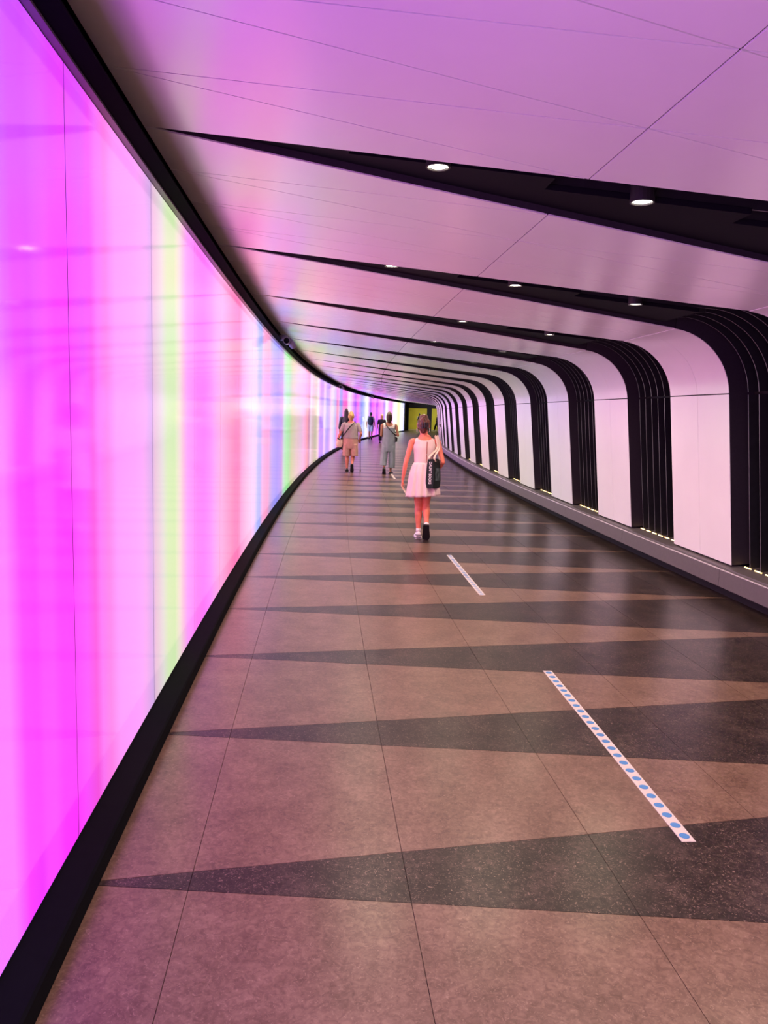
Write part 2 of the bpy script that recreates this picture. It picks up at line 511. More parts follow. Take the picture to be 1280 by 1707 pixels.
def fin_geo(mb, prof_f, prof_b, sfun, th):
    """upright blade between a front and a back profile; sfun gives s for each profile point"""
    k = len(prof_f)
    for i in range(k - 1):
        sa, sb = sfun(i), sfun(i + 1)
        fa0, fb0 = P(sa - th / 2, *prof_f[i]), P(sb - th / 2, *prof_f[i + 1])
        fa1, fb1 = P(sa + th / 2, *prof_f[i]), P(sb + th / 2, *prof_f[i + 1])
        ba0, bb0 = P(sa - th / 2, *prof_b[i]), P(sb - th / 2, *prof_b[i + 1])
        ba1, bb1 = P(sa + th / 2, *prof_b[i]), P(sb + th / 2, *prof_b[i + 1])
        mb.quad(fa0, fb0, bb0, ba0, 0); mb.quad(fa1, fb1, bb1, ba1, 0)
        mb.quad(fa0, fa1, fb1, fb0, 1)
    for i in (0, k - 1):
        s = sfun(i)
        mb.quad(P(s - th / 2, *prof_f[i]), P(s + th / 2, *prof_f[i]), P(s + th / 2, *prof_b[i]), P(s - th / 2, *prof_b[i]), 0)

FOFF = 2 * HALF / 7.0
FIN_FROM = {1: 0.93, 2: 1.88, 3: 2.85, 4: 3.84, 5: 3.84, 6: 3.84}
SOFFIT = [(0.16, 0.93, 0.0), (0.93, 1.88, FOFF - 0.012), (1.88, 2.85, 2 * FOFF - 0.012), (2.85, 3.84, 3 * FOFF - 0.012)]
rib_no = 0
for j in range(-5, 30):
    tip = TIP0 + PITCH * j
    in_view = j >= 0
    if in_view: rib_no += 1
    DB = 0.24
    b = MB()
    # deep backing
    ws = [0.02, 0.9, 1.9, 2.9, WC]
    for a, e in zip(ws[:-1], ws[1:]):
        b.quad(P(tip - SLOPE * a, *ceil_pt(a, DB)), P(tip + SLOPE * a, *ceil_pt(a, DB)), P(tip + SLOPE * e, *ceil_pt(e, DB)), P(tip - SLOPE * e, *ceil_pt(e, DB)))
    pr = cove_pts(DB, 8) + [wall_pt(0.5, DB), wall_pt(-0.03, DB)]
    for (p0, p1) in zip(pr[:-1], pr[1:]):
        b.quad(P(tip - HALF, *p0), P(tip + HALF, *p0), P(tip + HALF, *p1), P(tip - HALF, *p1))
    rib = b.obj('trim_%d' % (j + 7), M['void'], kind='structure',
                label=('black slatted rib over ceiling and wall, %s counted from the viewer' % ordinal(rib_no)) if in_view and rib_no <= 20
                else ('distant black rib narrowing into the ceiling near the far doorway' if in_view else 'black rib across the ceiling behind the viewer'),
                category='rib', group='black ribs of the tunnel')
    # side returns
    for sg in (-1, 1):
        b = MB()
        for a, e in zip(ws[:-1], ws[1:]):
            b.quad(P(tip + sg * (SLOPE * a), *ceil_pt(a, 0.007)), P(tip + sg * (SLOPE * e), *ceil_pt(e, 0.007)),
                   P(tip + sg * SLOPE * e, *ceil_pt(e, DB)), P(tip + sg * SLOPE * a, *ceil_pt(a, DB)))
        f0 = cove_pts(0.004, 12) + [wall_pt(0.0, 0.004)]; f1 = cove_pts(DB, 12) + [wall_pt(0.0, DB)]
        for i in range(len(f0) - 1):
            b.quad(P(tip + sg * HALF, *f0[i]), P(tip + sg * HALF, *f0[i + 1]), P(tip + sg * HALF, *f1[i + 1]), P(tip + sg * HALF, *f1[i]))
        b.obj('side_return', M['return'], rib)
    # flat soffit on the far side, stepped where slats begin
    b = MB()
    for (a, e, off) in SOFFIT:
        lo, hi = [], []
        for (w, o_) in ((a, off), (e, off)):
            lo.append((tip - SLOPE * w + o_, w))
        for w in (e, a):
            lo.append((tip + SLOPE * w, w))
        b.prism([P(s, *ceil_pt(w, 0.04)) for s, w in lo], [P(s, *ceil_pt(w, 0.07)) for s, w in lo])
    b.obj('soffit', M['soffit'], rib)
    mats = [M['black'], M['edge']]
    joined = MB()
    for i in range(1, 7):
        off = FOFF * i
        w0 = FIN_FROM[i]
        parts = []
        c1 = MB(); fin_geo(c1, [ceil_pt(w0, 0.05), ceil_pt(WC, 0.08)], [ceil_pt(w0, 0.2), ceil_pt(WC, 0.22)],
                           lambda q, w0=w0, off=off: tip - SLOPE * (w0 if q == 0 else WC) + off, 0.010)
        c2 = MB(); fin_geo(c2, cove_pts(0.085, 12), cove_pts(0.22, 12), lambda q, off=off: tip - HALF + off, 0.010)
        c3 = MB(); fin_geo(c3, [wall_pt(0.985, 0.085), wall_pt(0.0, 0.085)], [wall_pt(0.985, 0.22), wall_pt(0.0, 0.22)], lambda q, off=off: tip - HALF + off, 0.010)
        if -1 <= j <= 9:
            c1.obj('slat', mats, rib); c2.obj('slat', mats, rib); c3.obj('slat', mats, rib)
        else:
            for c in (c1, c2, c3):
                base = len(joined.v); joined.v += c.v
                joined.f += [tuple(base + q for q in f) for f in c.f]; joined.mi += c.mi
    if joined.f:
        joined.obj('slats', mats, rib, kind='stuff')
    # small warm uplights between the slat feet
    if -1 <= j <= 12:
        for i in range(7):
            s = tip - HALF + FOFF * (i + 0.5)
            b = MB()
            w, z = wall_pt(0.0, 0.115)
            q = [(s - 0.055, w - 0.005), (s + 0.055, w - 0.005), (s + 0.055, w + 0.005), (s - 0.055, w + 0.005)]
            b.prism([P(x, y, z - 0.016) for x, y in q], [P(x, y, z - 0.026) for x, y in q])
            b.obj('uplight', M['up'], rib)

# ------------------------------------------------------------------ downlights
def disc_mesh(name, mats, r, h, n=20, lens_r=None):
    mb = MB()
    ring = lambda rr, z: [(rr * math.cos(2 * math.pi * i / n), rr * math.sin(2 * math.pi * i / n), z) for i in range(n)]
    a, b_, c, d_ = ring(r, 0), ring(r, h), ring(r * 0.86, 0), ring(r * 0.80, 0.012)
    for i in range(n):
        k = (i + 1) % n
        mb.quad(a[i], a[k], b_[k], b_[i]); mb.quad(a[i], a[k], c[k], c[i]); mb.quad(c[i], c[k], d_[k], d_[i])
    mb.poly(b_)
    return mb.mesh(name, mats)
me_bez = disc_mesh('bezel', M['bezel'], 0.058, 0.10)
mbl = MB(); nn = 20
mbl.poly([(0.047 * math.cos(-2 * math.pi * i / nn), 0.047 * math.sin(-2 * math.pi * i / nn), 0.008) for i in range(nn)])
mbl.poly([(0.047 * math.cos(2 * math.pi * i / nn), 0.047 * math.sin(2 * math.pi * i / nn), 0.010) for i in range(nn)])
me_lens = mbl.mesh('lens', M['lens'])
WHERE = {1.35: 'nearest the light wall', 2.34: 'in the middle', 3.33: 'nearest the white wall'}
for j in range(-2, 17):
    tip = TIP0 + PITCH * j
    for w in (1.35, 2.34, 3.33):
        x, y, z = P(tip - 0.04, w, ceil_pt(w, 0.0)[1])
        lab = ('round warm downlight in the %s black rib from the viewer, %s' % (ordinal(j + 1), WHERE[w])) if j >= 0 else 'round downlight in a ceiling rib behind the viewer'
        dl = empty('downlight', (x, y, z + 0.027), 0, label=lab, category='downlight', group='ceiling downlights')
        link('bezel', me_bez, dl); link('lens', me_lens, dl)
        ld = bpy.data.lights.new('downlight_lamp', 'SPOT')
        ld.energy = SPOT_W; ld.color = (1.0, 0.82, 0.58); ld.spot_size = math.radians(150); ld.spot_blend = 0.9; ld.shadow_soft_size = 0.05
        lo = bpy.data.objects.new('downlight_lamp', ld); COL.objects.link(lo); lo.parent = dl; lo.location = (0, 0, -0.012)

# ------------------------------------------------------------------ far end: glazed doorway and the yellow hall beyond
M['frame'] = material('dark_bronze_frame', (0.028, 0.026, 0.024), rough=0.4, vary=0.1, scale=6)
M['yellow'] = material('yellow_green_wall', (0.62, 0.56, 0.06), rough=0.6, vary=0.12, scale=0.8)
M['hall_floor'] = material('hall_floor', (0.25, 0.21, 0.15), rough=0.4, vary=0.1, scale=4)
M['hall_ceiling'] = material('hall_ceiling', (0.55, 0.52, 0.4), rough=0.7, vary=0.05, scale=2)
M['concrete'] = material('grey_concrete', (0.22, 0.21, 0.19), rough=0.7, vary=0.1, scale=3)
glass = material('door_glass', (0.9, 0.95, 0.92), rough=0.02)
glass.node_tree.nodes['Principled BSDF'].inputs['Transmission Weight'].default_value = 1.0
glass.node_tree.nodes['Principled BSDF'].inputs['IOR'].default_value = 1.02
M['glass'] = glass

def box_geo(mb, s0, s1, w0, w1, z0, z1, mi=0):
    q = [(s0, w0), (s0, w1), (s1, w1), (s1, w0)]
    mb.prism([P(s, w, z0) for s, w in q], [P(s, w, z1) for s, w in q], mi)

SE = 80.3
b = MB(); box_geo(b, S_LED + 0.02, S_LED + 0.6, -0.4, 0.05, -0.01, 3.1)
pier = b.obj('trim_40', M['black'], kind='structure', label='black pier closing the far end of the light wall', category='pier')
b = MB()
box_geo(b, S_LED + 0.6, SE, -1.0, -0.75, -0.01, 3.1)
box_geo(b, S_LED + 0.6, S_LED + 0.75, -0.8, -0.2, -0.01, 3.1)
b.obj('wall_far_side', M['concrete'], kind='structure', label='dark side wall between light wall and far doorway', category='wall')
b = MB()
strip(b, [(-1.2, ZL + 0.02), (0.0, ZL + 0.01), (WC, zc(WC) + 0.01), (5.2, zc(WC))], S1 - 1.5, SE + 0.1)
strip(b, [(-1.2, ZL + 0.05), (5.2, zc(WC) + 0.05)], S1 - 1.5, SE + 0.1)
b.obj('distant_ceiling', M['concrete'], ceiling, kind='stuff')
b = MB(); box_geo(b, SE, SE + 0.25, -1.2, 5.4, 2.32, 3.2)
door = b.obj('door_1', M['frame'], kind='structure', label='dark framed glazed doorway at the far end of the tunnel', category='doorway')
for (a, e) in ((-1.2, -0.36), (1.54, 2.03), (4.55, 5.4)):
    b = MB(); box_geo(b, SE, SE + 0.25, a, e, -0.01, 2.32); b.obj('door_post', M['frame'], door)
b = MB(); box_geo(b, SE - 0.03, SE + 0.02, -0.36, 1.54, 2.40, 2.75); b.obj('transom_strip', M['concrete'], door)
b = MB(); box_geo(b, SE + 0.1, SE + 0.115, 2.05, 2.6, 0.02, 2.3); b.obj('glass_leaf', M['glass'], door)
b = MB(); box_geo(b, SE + 0.09, SE + 0.13, 2.6, 2.66, 0.0, 2.32); b.obj('door_stile', M['frame'], door)
# hall
b = MB()
box_geo(b, SE + 8, SE + 8.2, -6, 8, 0, 3.2)
b.obj('wall_far', M['yellow'], kind='structure', label='yellow lit wall of the hall beyond the far doorway', category='wall')
b = MB()
box_geo(b, SE + 0.3, SE + 8, -6.2, -6, 0, 3.2); box_geo(b, SE + 0.3, SE + 8, 8, 8.2, 0, 3.2)
box_geo(b, SE + 0.25, SE + 0.3, -6.2, -1.2, 0, 3.2); box_geo(b, SE + 0.25, SE + 0.3, 5.4, 8.2, 0, 3.2)
b.obj('wall_hall', M['yellow'], kind='structure', label='yellow side walls of the hall beyond the doorway', category='wall')
b = MB(); box_geo(b, SE + 0.25, SE + 8.2, -6.2, 8.2, 3.2, 3.3)
b.obj('ceiling_hall', M['hall_ceiling'], kind='structure', label='pale ceiling of the hall beyond the doorway', category='ceiling')
b = MB(); box_geo(b, SE + 0.2, SE + 8.2, -6.2, 8.2, -0.05, 0.005)
b.obj('floor_hall', M['hall_floor'], kind='structure', label='tan floor of the hall beyond the doorway', category='floor')
M['hall_lamp'] = lamp_mat('hall_lamp', (1.0, 0.92, 0.66), 11.0)
for k, (ds, w) in enumerate(((2.5, 0.8), (5.5, 0.8), (2.5, 4.0), (5.5, 4.0))):
    b = MB(); box_geo(b, SE + ds - 0.6, SE + ds + 0.6, w - 0.6, w + 0.6, 3.16, 3.198)
    lp = b.obj('ceiling_light', M['hall_lamp'], label='square ceiling light in the hall beyond the far doorway', category='light', group='hall ceiling lights')
    b = MB()
    for (x0, x1, y0, y1) in ((-0.64, 0.64, -0.64, -0.6), (-0.64, 0.64, 0.6, 0.64), (-0.64, -0.6, -0.6, 0.6), (0.6, 0.64, -0.6, 0.6)):
        box_geo(b, SE + ds + x0, SE + ds + x1, w + y0, w + y1, 3.15, 3.198)
    b.obj('frame', M['frame'], lp)

# ------------------------------------------------------------------ floor tape with blue dots
M['tape'] = material('white_tape', (0.52, 0.45, 0.44), rough=0.5, vary=0.04, scale=40)
M['dot'] = material('blue_dot_print', (0.045, 0.19, 0.46), rough=0.45, vary=0.05, scale=40)
TAPES = [((1.09, 4.815), (1.23, 2.815), 25, 'long white floor tape with a row of blue dots, nearest the viewer'),
         ((0.78, 8.875), (0.925, 6.885), 25, 'white dotted floor tape lying between the first tape and the girl in pink'),
         ((0.13, 21.6), (0.25, 19.3), 0, 'thin white floor tape lying behind the woman in the blue jumpsuit')]
for (a, e, nd, lab) in TAPES:
    A, E_ = Vector(a), Vector(e)
    d_ = (E_ - A).normalized(); nrm = Vector((-d_.y, d_.x)) * 0.0285
    o = empty('floor_tape', (*((A + E_) / 2), 0.0), 0, label=lab, category='tape', group='floor tapes')
    c = (A + E_) / 2
    q = [A - c + nrm, A - c - nrm, E_ - c - nrm, E_ - c + nrm]
    b = MB(); b.prism([(p.x, p.y, 0.0018) for p in q], [(p.x, p.y, 0.0) for p in q]); b.obj('strip', M['tape'], o)
    L = (E_ - A).length
    for k in range(nd):
        cc = A - c + d_ * (L * (k + 0.5) / nd)
        ring = [(cc.x + 0.0205 * math.cos(2 * math.pi * i / 20), cc.y + 0.0205 * math.sin(2 * math.pi * i / 20)) for i in range(20)]
        b = MB(); b.prism([(x, y, 0.0024) for x, y in ring], [(x, y, 0.0018) for x, y in ring]); b.obj('dot', M['dot'], o)

# ------------------------------------------------------------------ tube / loft tools
def frame_of(d, ref=Vector((0, 1, 0))):
    d = d.normalized()
    if abs(d.dot(ref)) > 0.95:
        ref = Vector((0, 0, 1))
    side = ref.cross(d)
    side = -side.normalized() if side.x < -1e-6 else side.normalized()
    return side, d.cross(side).normalized()

def tube(mb, pts, rad, n=12, cap=True, mi=0, ref=Vector((0, 1, 0))):
    """closed tapered tube through pts; rad = r or (r_side, r_depth)"""
    pts = [Vector(p) for p in pts]
    rings = []
    def ring(c, d, r, k=1.0):
        a, e = frame_of(d, ref)
        ra, rb = (r if isinstance(r, tuple) else (r, r))
        return [c + a * (ra * k * math.cos(2 * math.pi * i / n)) + e * (rb * k * math.sin(2 * math.pi * i / n)) for i in range(n)]
    m_ = len(pts)
    dirs = []
    for i in range(m_):
        d = pts[min(i + 1, m_ - 1)] - pts[max(i - 1, 0)]
        dirs.append(d)
    def rm(r): return min(r) if isinstance(r, tuple) else r
    if cap:
        d0 = dirs[0].normalized(); r0 = rad[0]
        for k, o in ((0.35, 0.93), (0.75, 0.66)):
            rings.append(ring(pts[0] - d0 * rm(r0) * o, dirs[0], r0, k))
    for p, d, r in zip(pts, dirs, rad):
        rings.append(ring(p, d, r))
    if cap:
        d1 = dirs[-1].normalized(); r1 = rad[-1]
        for k, o in ((0.75, 0.66), (0.35, 0.93)):
            rings.append(ring(pts[-1] + d1 * rm(r1) * o, dirs[-1], r1, k))
    base = len(mb.v)
    for r in rings:
        mb.v += [tuple(p) for p in r]
    for i in range(len(rings) - 1):
        for j in range(n):
            a = base + i * n + j; b_ = base + i * n + (j + 1) % n
            mb.f.append((a, b_, b_ + n, a + n)); mb.mi.append(mi)
    mb.f.append(tuple(base + j for j in range(n))[::-1]); mb.mi.append(mi)
    mb.f.append(tuple(base + (len(rings) - 1) * n + j for j in range(n))); mb.mi.append(mi)

def loft(mb, rings, n=32, mi=0, close=False):
    """rings: list of (cx,cy,cz,rx,ry,fold_amp,fold_n,phase,[tilt])"""
    base = len(mb.v)
    for r in rings:
        cx, cy, cz, rx, ry = r[:5]
        fa, fn, ph = (r[5:8] if len(r) > 5 else (0, 0, 0))
        tl = r[8] if len(r) > 8 else 0.0
        for i in range(n):
            t = 2 * math.pi * i / n
            k = 1 + fa * (math.sin(fn * t + ph) + 0.45 * math.sin((fn * 1.7) // 1 * t + 1.3 + ph))
            mb.v.append((cx + rx * k * math.cos(t), cy + ry * k * math.sin(t), cz + tl * math.cos(t)))
    for i in range(len(rings) - 1):
        for j in range(n):
            a = base + i * n + j; b_ = base + i * n + (j + 1) % n
            mb.f.append((a, b_, b_ + n, a + n)); mb.mi.append(mi)
    if close:
        mb.f.append(tuple(base + j for j in range(n))[::-1]); mb.mi.append(mi)
        mb.f.append(tuple(base + (len(rings) - 1) * n + j for j in range(n))); mb.mi.append(mi)

def bake(mb, name, mat, voxel=None, smooth=3, solid=0.0, subdiv=0):
    """mesh from the collected shapes, fused into one surface"""
    me = mb.mesh(name + '_raw', mat, True)
    bm = bmesh.new(); bm.from_mesh(me)
    bmesh.ops.recalc_face_normals(bm, faces=bm.faces); bm.to_mesh(me); bm.free()
    o = bpy.data.objects.new('tmp', me); COL.objects.link(o)
    if voxel:
        md = o.modifiers.new('r', 'REMESH'); md.mode = 'VOXEL'; md.voxel_size = voxel; md.use_smooth_shade = True
    if smooth:
        md = o.modifiers.new('s', 'SMOOTH'); md.iterations = smooth; md.factor = 0.5
    if solid:
        md = o.modifiers.new('t', 'SOLIDIFY'); md.thickness = solid; md.offset = 0
    if subdiv:
        md = o.modifiers.new('d', 'SUBSURF'); md.levels = subdiv; md.render_levels = subdiv
    bpy.context.view_layer.update()
    dg = bpy.context.evaluated_depsgraph_get()
    out = bpy.data.meshes.new_from_object(o.evaluated_get(dg))
    out.name = name
    bpy.data.objects.remove(o); bpy.data.meshes.remove(me)
    out.polygons.foreach_set('use_smooth', [True] * len(out.polygons))
    out.materials.clear(); out.materials.append(mat)
    return out

def garment(body, name, mat, pred, off=0.008, grow=None, voxel_smooth=2):
    """cloth over the body: the part of its skin where pred holds, lifted outwards"""
    me = body
    nv = len(me.vertices)
    co = np.empty(nv * 3, np.float32); me.vertices.foreach_get('co', co); co = co.reshape(-1, 3)
    no = np.empty(nv * 3, np.float32); me.vertices.foreach_get('normal', no); no = no.reshape(-1, 3)
    keep = pred(co[:, 0], co[:, 1], co[:, 2], no)
    faces = []
    for p in me.polygons:
        vs = p.vertices
        if all(keep[v] for v in vs):
            faces.append(tuple(vs))
    used = sorted(set(v for f in faces for v in f))
    idx = {v: i for i, v in enumerate(used)}
    c2 = co[used] + no[used] * off
    if grow is not None:
        c2 = grow(c2, no[used])
    out = bpy.data.meshes.new(name)
    out.from_pydata([tuple(map(float, v)) for v in c2], [], [tuple(idx[v] for v in f) for f in faces])
    out.materials.append(mat)
    bm = bmesh.new(); bm.from_mesh(out)
    for _ in range(voxel_smooth):
        bmesh.ops.smooth_vert(bm, verts=bm.verts, factor=0.5, use_axis_x=True, use_axis_y=True, use_axis_z=True)
    ed = [e for e in bm.edges if e.is_boundary]
    # hem: turn the border back towards the body
    r = bmesh.ops.extrude_edge_only(bm, edges=ed)
    for v in [g for g in r['geom'] if isinstance(g, bmesh.types.BMVert)]:
        v.co -= v.normal * (off + 0.004)
    bm.to_mesh(out); bm.free()
    out.polygons.foreach_set('use_smooth', [True] * len(out.polygons))
    return out

# ------------------------------------------------------------------ people
SKIN = material('skin', (0.82, 0.215, 0.14), rough=0.5, vary=0.08, scale=12)
SKIN2 = material('tanned_skin', (0.36, 0.145, 0.085), rough=0.5, vary=0.08, scale=12)
SKIN3 = material('rosy_skin', (0.62, 0.22, 0.165), rough=0.5, vary=0.08, scale=12)
EYE = material('dark_eye', (0.02, 0.015, 0.012), rough=0.2, vary=0.1, scale=50)
LIP = material('lips', (0.42, 0.12, 0.10), rough=0.4, vary=0.1, scale=50)

def hand(mb, wr, dr, wide, palm, curl=0.5, s=1.0):
    """palm and five bent fingers from the wrist; dr along the hand, wide towards the thumb, palm = palm side"""
    wr, dr, wide, palm = Vector(wr), Vector(dr).normalized(), Vector(wide).normalized(), Vector(palm).normalized()
    k = wr + dr * 0.085 * s
    # palm as flattened bars fanning to the knuckles
    for u in (-0.028, -0.010, 0.009, 0.026):
        tube(mb, [wr + wide * u * 0.5 * s, wr + (dr * 0.045 + wide * u * 0.9) * s, k + wide * u * s], [0.013 * s, 0.0135 * s, 0.0105 * s], 8)
    for u, ln in ((-0.030, 0.060), (-0.0105, 0.076), (0.0095, 0.080), (0.029, 0.070)):
        p0 = k + wide * u * s
        a1, a2, a3 = curl * 0.5, curl * 1.1, curl * 1.7
        p, pts = p0, [p0]
        for a, q in ((a1, 0.44), (a2, 0.32), (a3, 0.24)):
            p = p + (dr * math.cos(a) + palm * math.sin(a)) * ln * q * s; pts.append(p)
        tube(mb, pts, [0.0092 * s, 0.0088 * s, 0.0082 * s, 0.0070 * s], 8)
    t0 = wr + (dr * 0.022 + wide * 0.022) * s
    t1 = t0 + (dr * 0.026 + wide * 0.026 + palm * 0.008) * s
    t2 = t1 + (dr * 0.030 + wide * 0.010 + palm * 0.010) * s
    t3 = t2 + (dr * 0.024 - wide * 0.001 + palm * 0.010) * s
    tube(mb, [t0, t1, t2, t3], [0.014 * s, 0.0115 * s, 0.0100 * s, 0.0082 * s], 8)

def head(mb, c, s=1.0, turn=0.0):
    c = Vector(c)
    R = Matrix.Rotation(turn, 3, 'Z')
    def q(x, y, z): return c + R @ Vector((x * s, y * s, z * s))
    tube(mb, [q(0, 0.030, -0.108), q(0, 0.022, -0.085), q(0, 0.008, -0.045), q(0, 0, 0.0), q(0, -0.004, 0.045), q(0, -0.008, 0.082)],
         [(0.034 * s, 0.040 * s), (0.050 * s, 0.062 * s), (0.063 * s, 0.080 * s), (0.072 * s, 0.091 * s), (0.071 * s, 0.090 * s), (0.050 * s, 0.066 * s)], 16)
    tube(mb, [q(0, 0.088, 0.010), q(0, 0.098, -0.018), q(0, 0.106, -0.034)], [0.008 * s, 0.011 * s, 0.014 * s], 8)     # nose
    tube(mb, [q(0, 0.078, -0.066), q(0, 0.079, -0.068)], [(0.022 * s, 0.010 * s), (0.022 * s, 0.010 * s)], 8)           # lips mound
    for sx in (-1, 1):
        tube(mb, [q(sx * 0.073, -0.004, -0.034), q(sx * 0.078, -0.010, -0.005), q(sx * 0.077, -0.016, 0.016)], [0.008 * s, 0.012 * s, 0.010 * s], 8)   # ears
        tube(mb, [q(sx * 0.045, 0.072, 0.016), q(sx * 0.020, 0.084, 0.018)], [0.010 * s, 0.010 * s], 8)                # brow
        tube(mb, [q(sx * 0.040, 0.058, -0.025), q(sx * 0.036, 0.062, -0.040)], [0.020 * s, 0.018 * s], 8)              # cheek
    return q

def face_parts(root, q, s=1.0):
    for sx in (-1, 1):
        b = MB(); c = q(sx * 0.030, 0.083, 0.001)
        tube(b, [c - Vector((0.006 * s, 0, 0)), c + Vector((0.006 * s, 0, 0))], [0.0075 * s, 0.0075 * s], 8)
        b.obj('eye', EYE, root, smooth=True)
    b = MB(); c = q(0, 0.087, -0.067)
    tube(b, [c - Vector((0.018 * s, 0.004, 0)), c, c + Vector((0.018 * s, -0.004, 0))], [0.004 * s, 0.006 * s, 0.004 * s], 8)
    b.obj('mouth', LIP, root, smooth=True)

def shoe(root, ankle, yaw, pitch, upper, sole, ln=0.25, wd=0.088, low=0.075, open_=False, name='shoe'):
    """shoe with its own sole; ankle = point above the heel, pitch > 0 lifts the heel"""
    Rm = Matrix.Rotation(yaw, 3, 'Z') @ Matrix.Rotation(-pitch, 3, 'X')
    A = Vector(ankle)
    def T(x, y, z): return tuple(A + Rm @ Vector((x, y, z)))
    k = ln / 0.25
    st = [(-0.062, 0.030, 0.050), (-0.050, 0.036, 0.072), (-0.02, 0.037, low), (0.03, 0.038, 0.066), (0.08, 0.043, 0.05), (0.13, 0.046, 0.04), (0.165, 0.038, 0.032), (0.185, 0.02, 0.022)]
    z0 = -0.068
    b = MB(); n = 14; base = 0
    for (y, hw, h) in st:
        hw *= wd / 0.088
        for i in range(n):
            t = 2 * math.pi * i / n
            x = hw * math.cos(t); z = math.sin(t)
            zz = z0 + (h * (z if z > 0 else 0.0)) if not open_ else z0 + min(h, 0.03) * max(z, 0)
            b.v.append(T(x, y * k, zz))
    for i in range(len(st) - 1):
        for j in range(n):
            a = i * n + j; c = i * n + (j + 1) % n
            b.f.append((a, c, c + n, a + n)); b.mi.append(0)
    b.f.append(tuple(range(n))); b.mi.append(0)
    b.f.append(tuple((len(st) - 1) * n + j for j in range(n))); b.mi.append(0)
    so = b.obj(name, upper, root, smooth=True, weld=True)
    b = MB()
    out = []
    for (y, hw, h) in st: out.append((hw * wd / 0.088 + 0.005, y * k))
    ring = [(x, y) for x, y in out] + [(-x, y) for x, y in out[::-1]]
    b.prism([T(x, y, z0 - 0.022) for x, y in ring], [T(x, y, z0 + 0.004) for x, y in ring])
    b.obj('sole', sole, so, weld=True)
    return so

def person(label, loc, yaw, skin, J, group=None, voxel=0.007, gs=1.0, fingers=True, face=True):
    """one continuous body from joints J (local metres, facing +y); returns the person object"""
    mb = MB()
    S = J.get('s', 1.0)
    q = head(mb, J['head'], J.get('hs', 1.0), J.get('turn', 0.0))
    hx, hy, hz = J['head']
    nk = Vector(J['neck'])
    tube(mb, [nk + Vector((0, -0.005, -0.03)), nk + Vector((0, 0, 0.03)), Vector((hx, hy - 0.01, hz - 0.05))], [0.060 * S, 0.050 * S, 0.052 * S], 12)
    T_ = J['torso']                               # (z, x, y, rx, ry) bottom to top
    tube(mb, [(t[1], t[2], t[0]) for t in T_], [(t[3], t[4]) for t in T_], 18)
    for sd in ('L', 'R'):
        sh, el, wr = [Vector(J[k + sd]) for k in ('sh', 'el', 'wr')]
        a = J.get('arm', 1.0)
        tube(mb, [Vector((sh.x * 0.45, sh.y, sh.z + 0.012)), Vector((sh.x * 0.8, sh.y, sh.z + 0.012)), sh], [0.045 * a, 0.050 * a, 0.047 * a], 10)
        tube(mb, [sh, sh.lerp(el, 0.4), el], [0.046 * a, 0.041 * a, 0.034 * a], 12)
        tube(mb, [el, el.lerp(wr, 0.3), wr], [0.034 * a, 0.035 * a, 0.022 * a], 12)
        hd = J.get('hd' + sd)
        if hd is None:
            hd = ((wr - el).normalized(), Vector((0, 1, 0)), Vector((1 if sd == 'L' else -1, 0, 0)), 0.5)
        hand(mb, wr, hd[0], hd[1], hd[2], hd[3], J.get('hand', 0.95))
        hp, kn, an = [Vector(J[k + sd]) for k in ('hp', 'kn', 'an')]
        g = J.get('leg', 1.0)
        tube(mb, [hp, hp.lerp(kn, 0.45), kn], [0.084 * g, 0.072 * g, 0.052 * g], 14)
        cv = kn.lerp(an, 0.32) + Vector((0, -0.012, 0))
        tube(mb, [kn, cv, kn.lerp(an, 0.7), an], [0.052 * g, 0.054 * g, 0.038 * g, 0.031 * g], 14)
        fy, fp = J.get('ft' + sd, (0.0, 0.0))
        Rm = Matrix.Rotation(fy, 3, 'Z') @ Matrix.Rotation(-fp, 3, 'X')
        tube(mb, [an + Rm @ Vector((0, -0.02, -0.025)), an + Rm @ Vector((0, 0.06, -0.036)), an + Rm @ Vector((0, 0.13, -0.05)), an + Rm @ Vector((0, 0.155, -0.053))],
             [(0.027, 0.028), (0.031, 0.026), (0.033, 0.015), (0.026, 0.012)], 10, ref=Vector((0, 0, 1)))
    me = bake(mb, 'body', skin, voxel, 4)
    o = link('person', me, None, label=label, category='person')
    if group: o['group'] = group
    o.location = (loc[0], loc[1], 0); o.rotation_euler = (0, 0, yaw)
    if face: face_parts(o, q, J.get('hs', 1.0))
    return o, me

def part(root, name, me):
    return link(name, me, root)

def cloth(name, col, rough=0.75, vary=0.12, scale=25, bump=0.15, stretch=None):
    return material(name, col, rough=rough, spec=0.25, vary=vary, scale=scale, bump=bump, stretch=stretch)

def smooth_blob(shapes, name, mat, voxel=0.008, smooth=3):
    mb = MB()
    for pts, rad in shapes:
        tube(mb, pts, rad, 14)
    return bake(mb, name, mat, voxel, smooth)

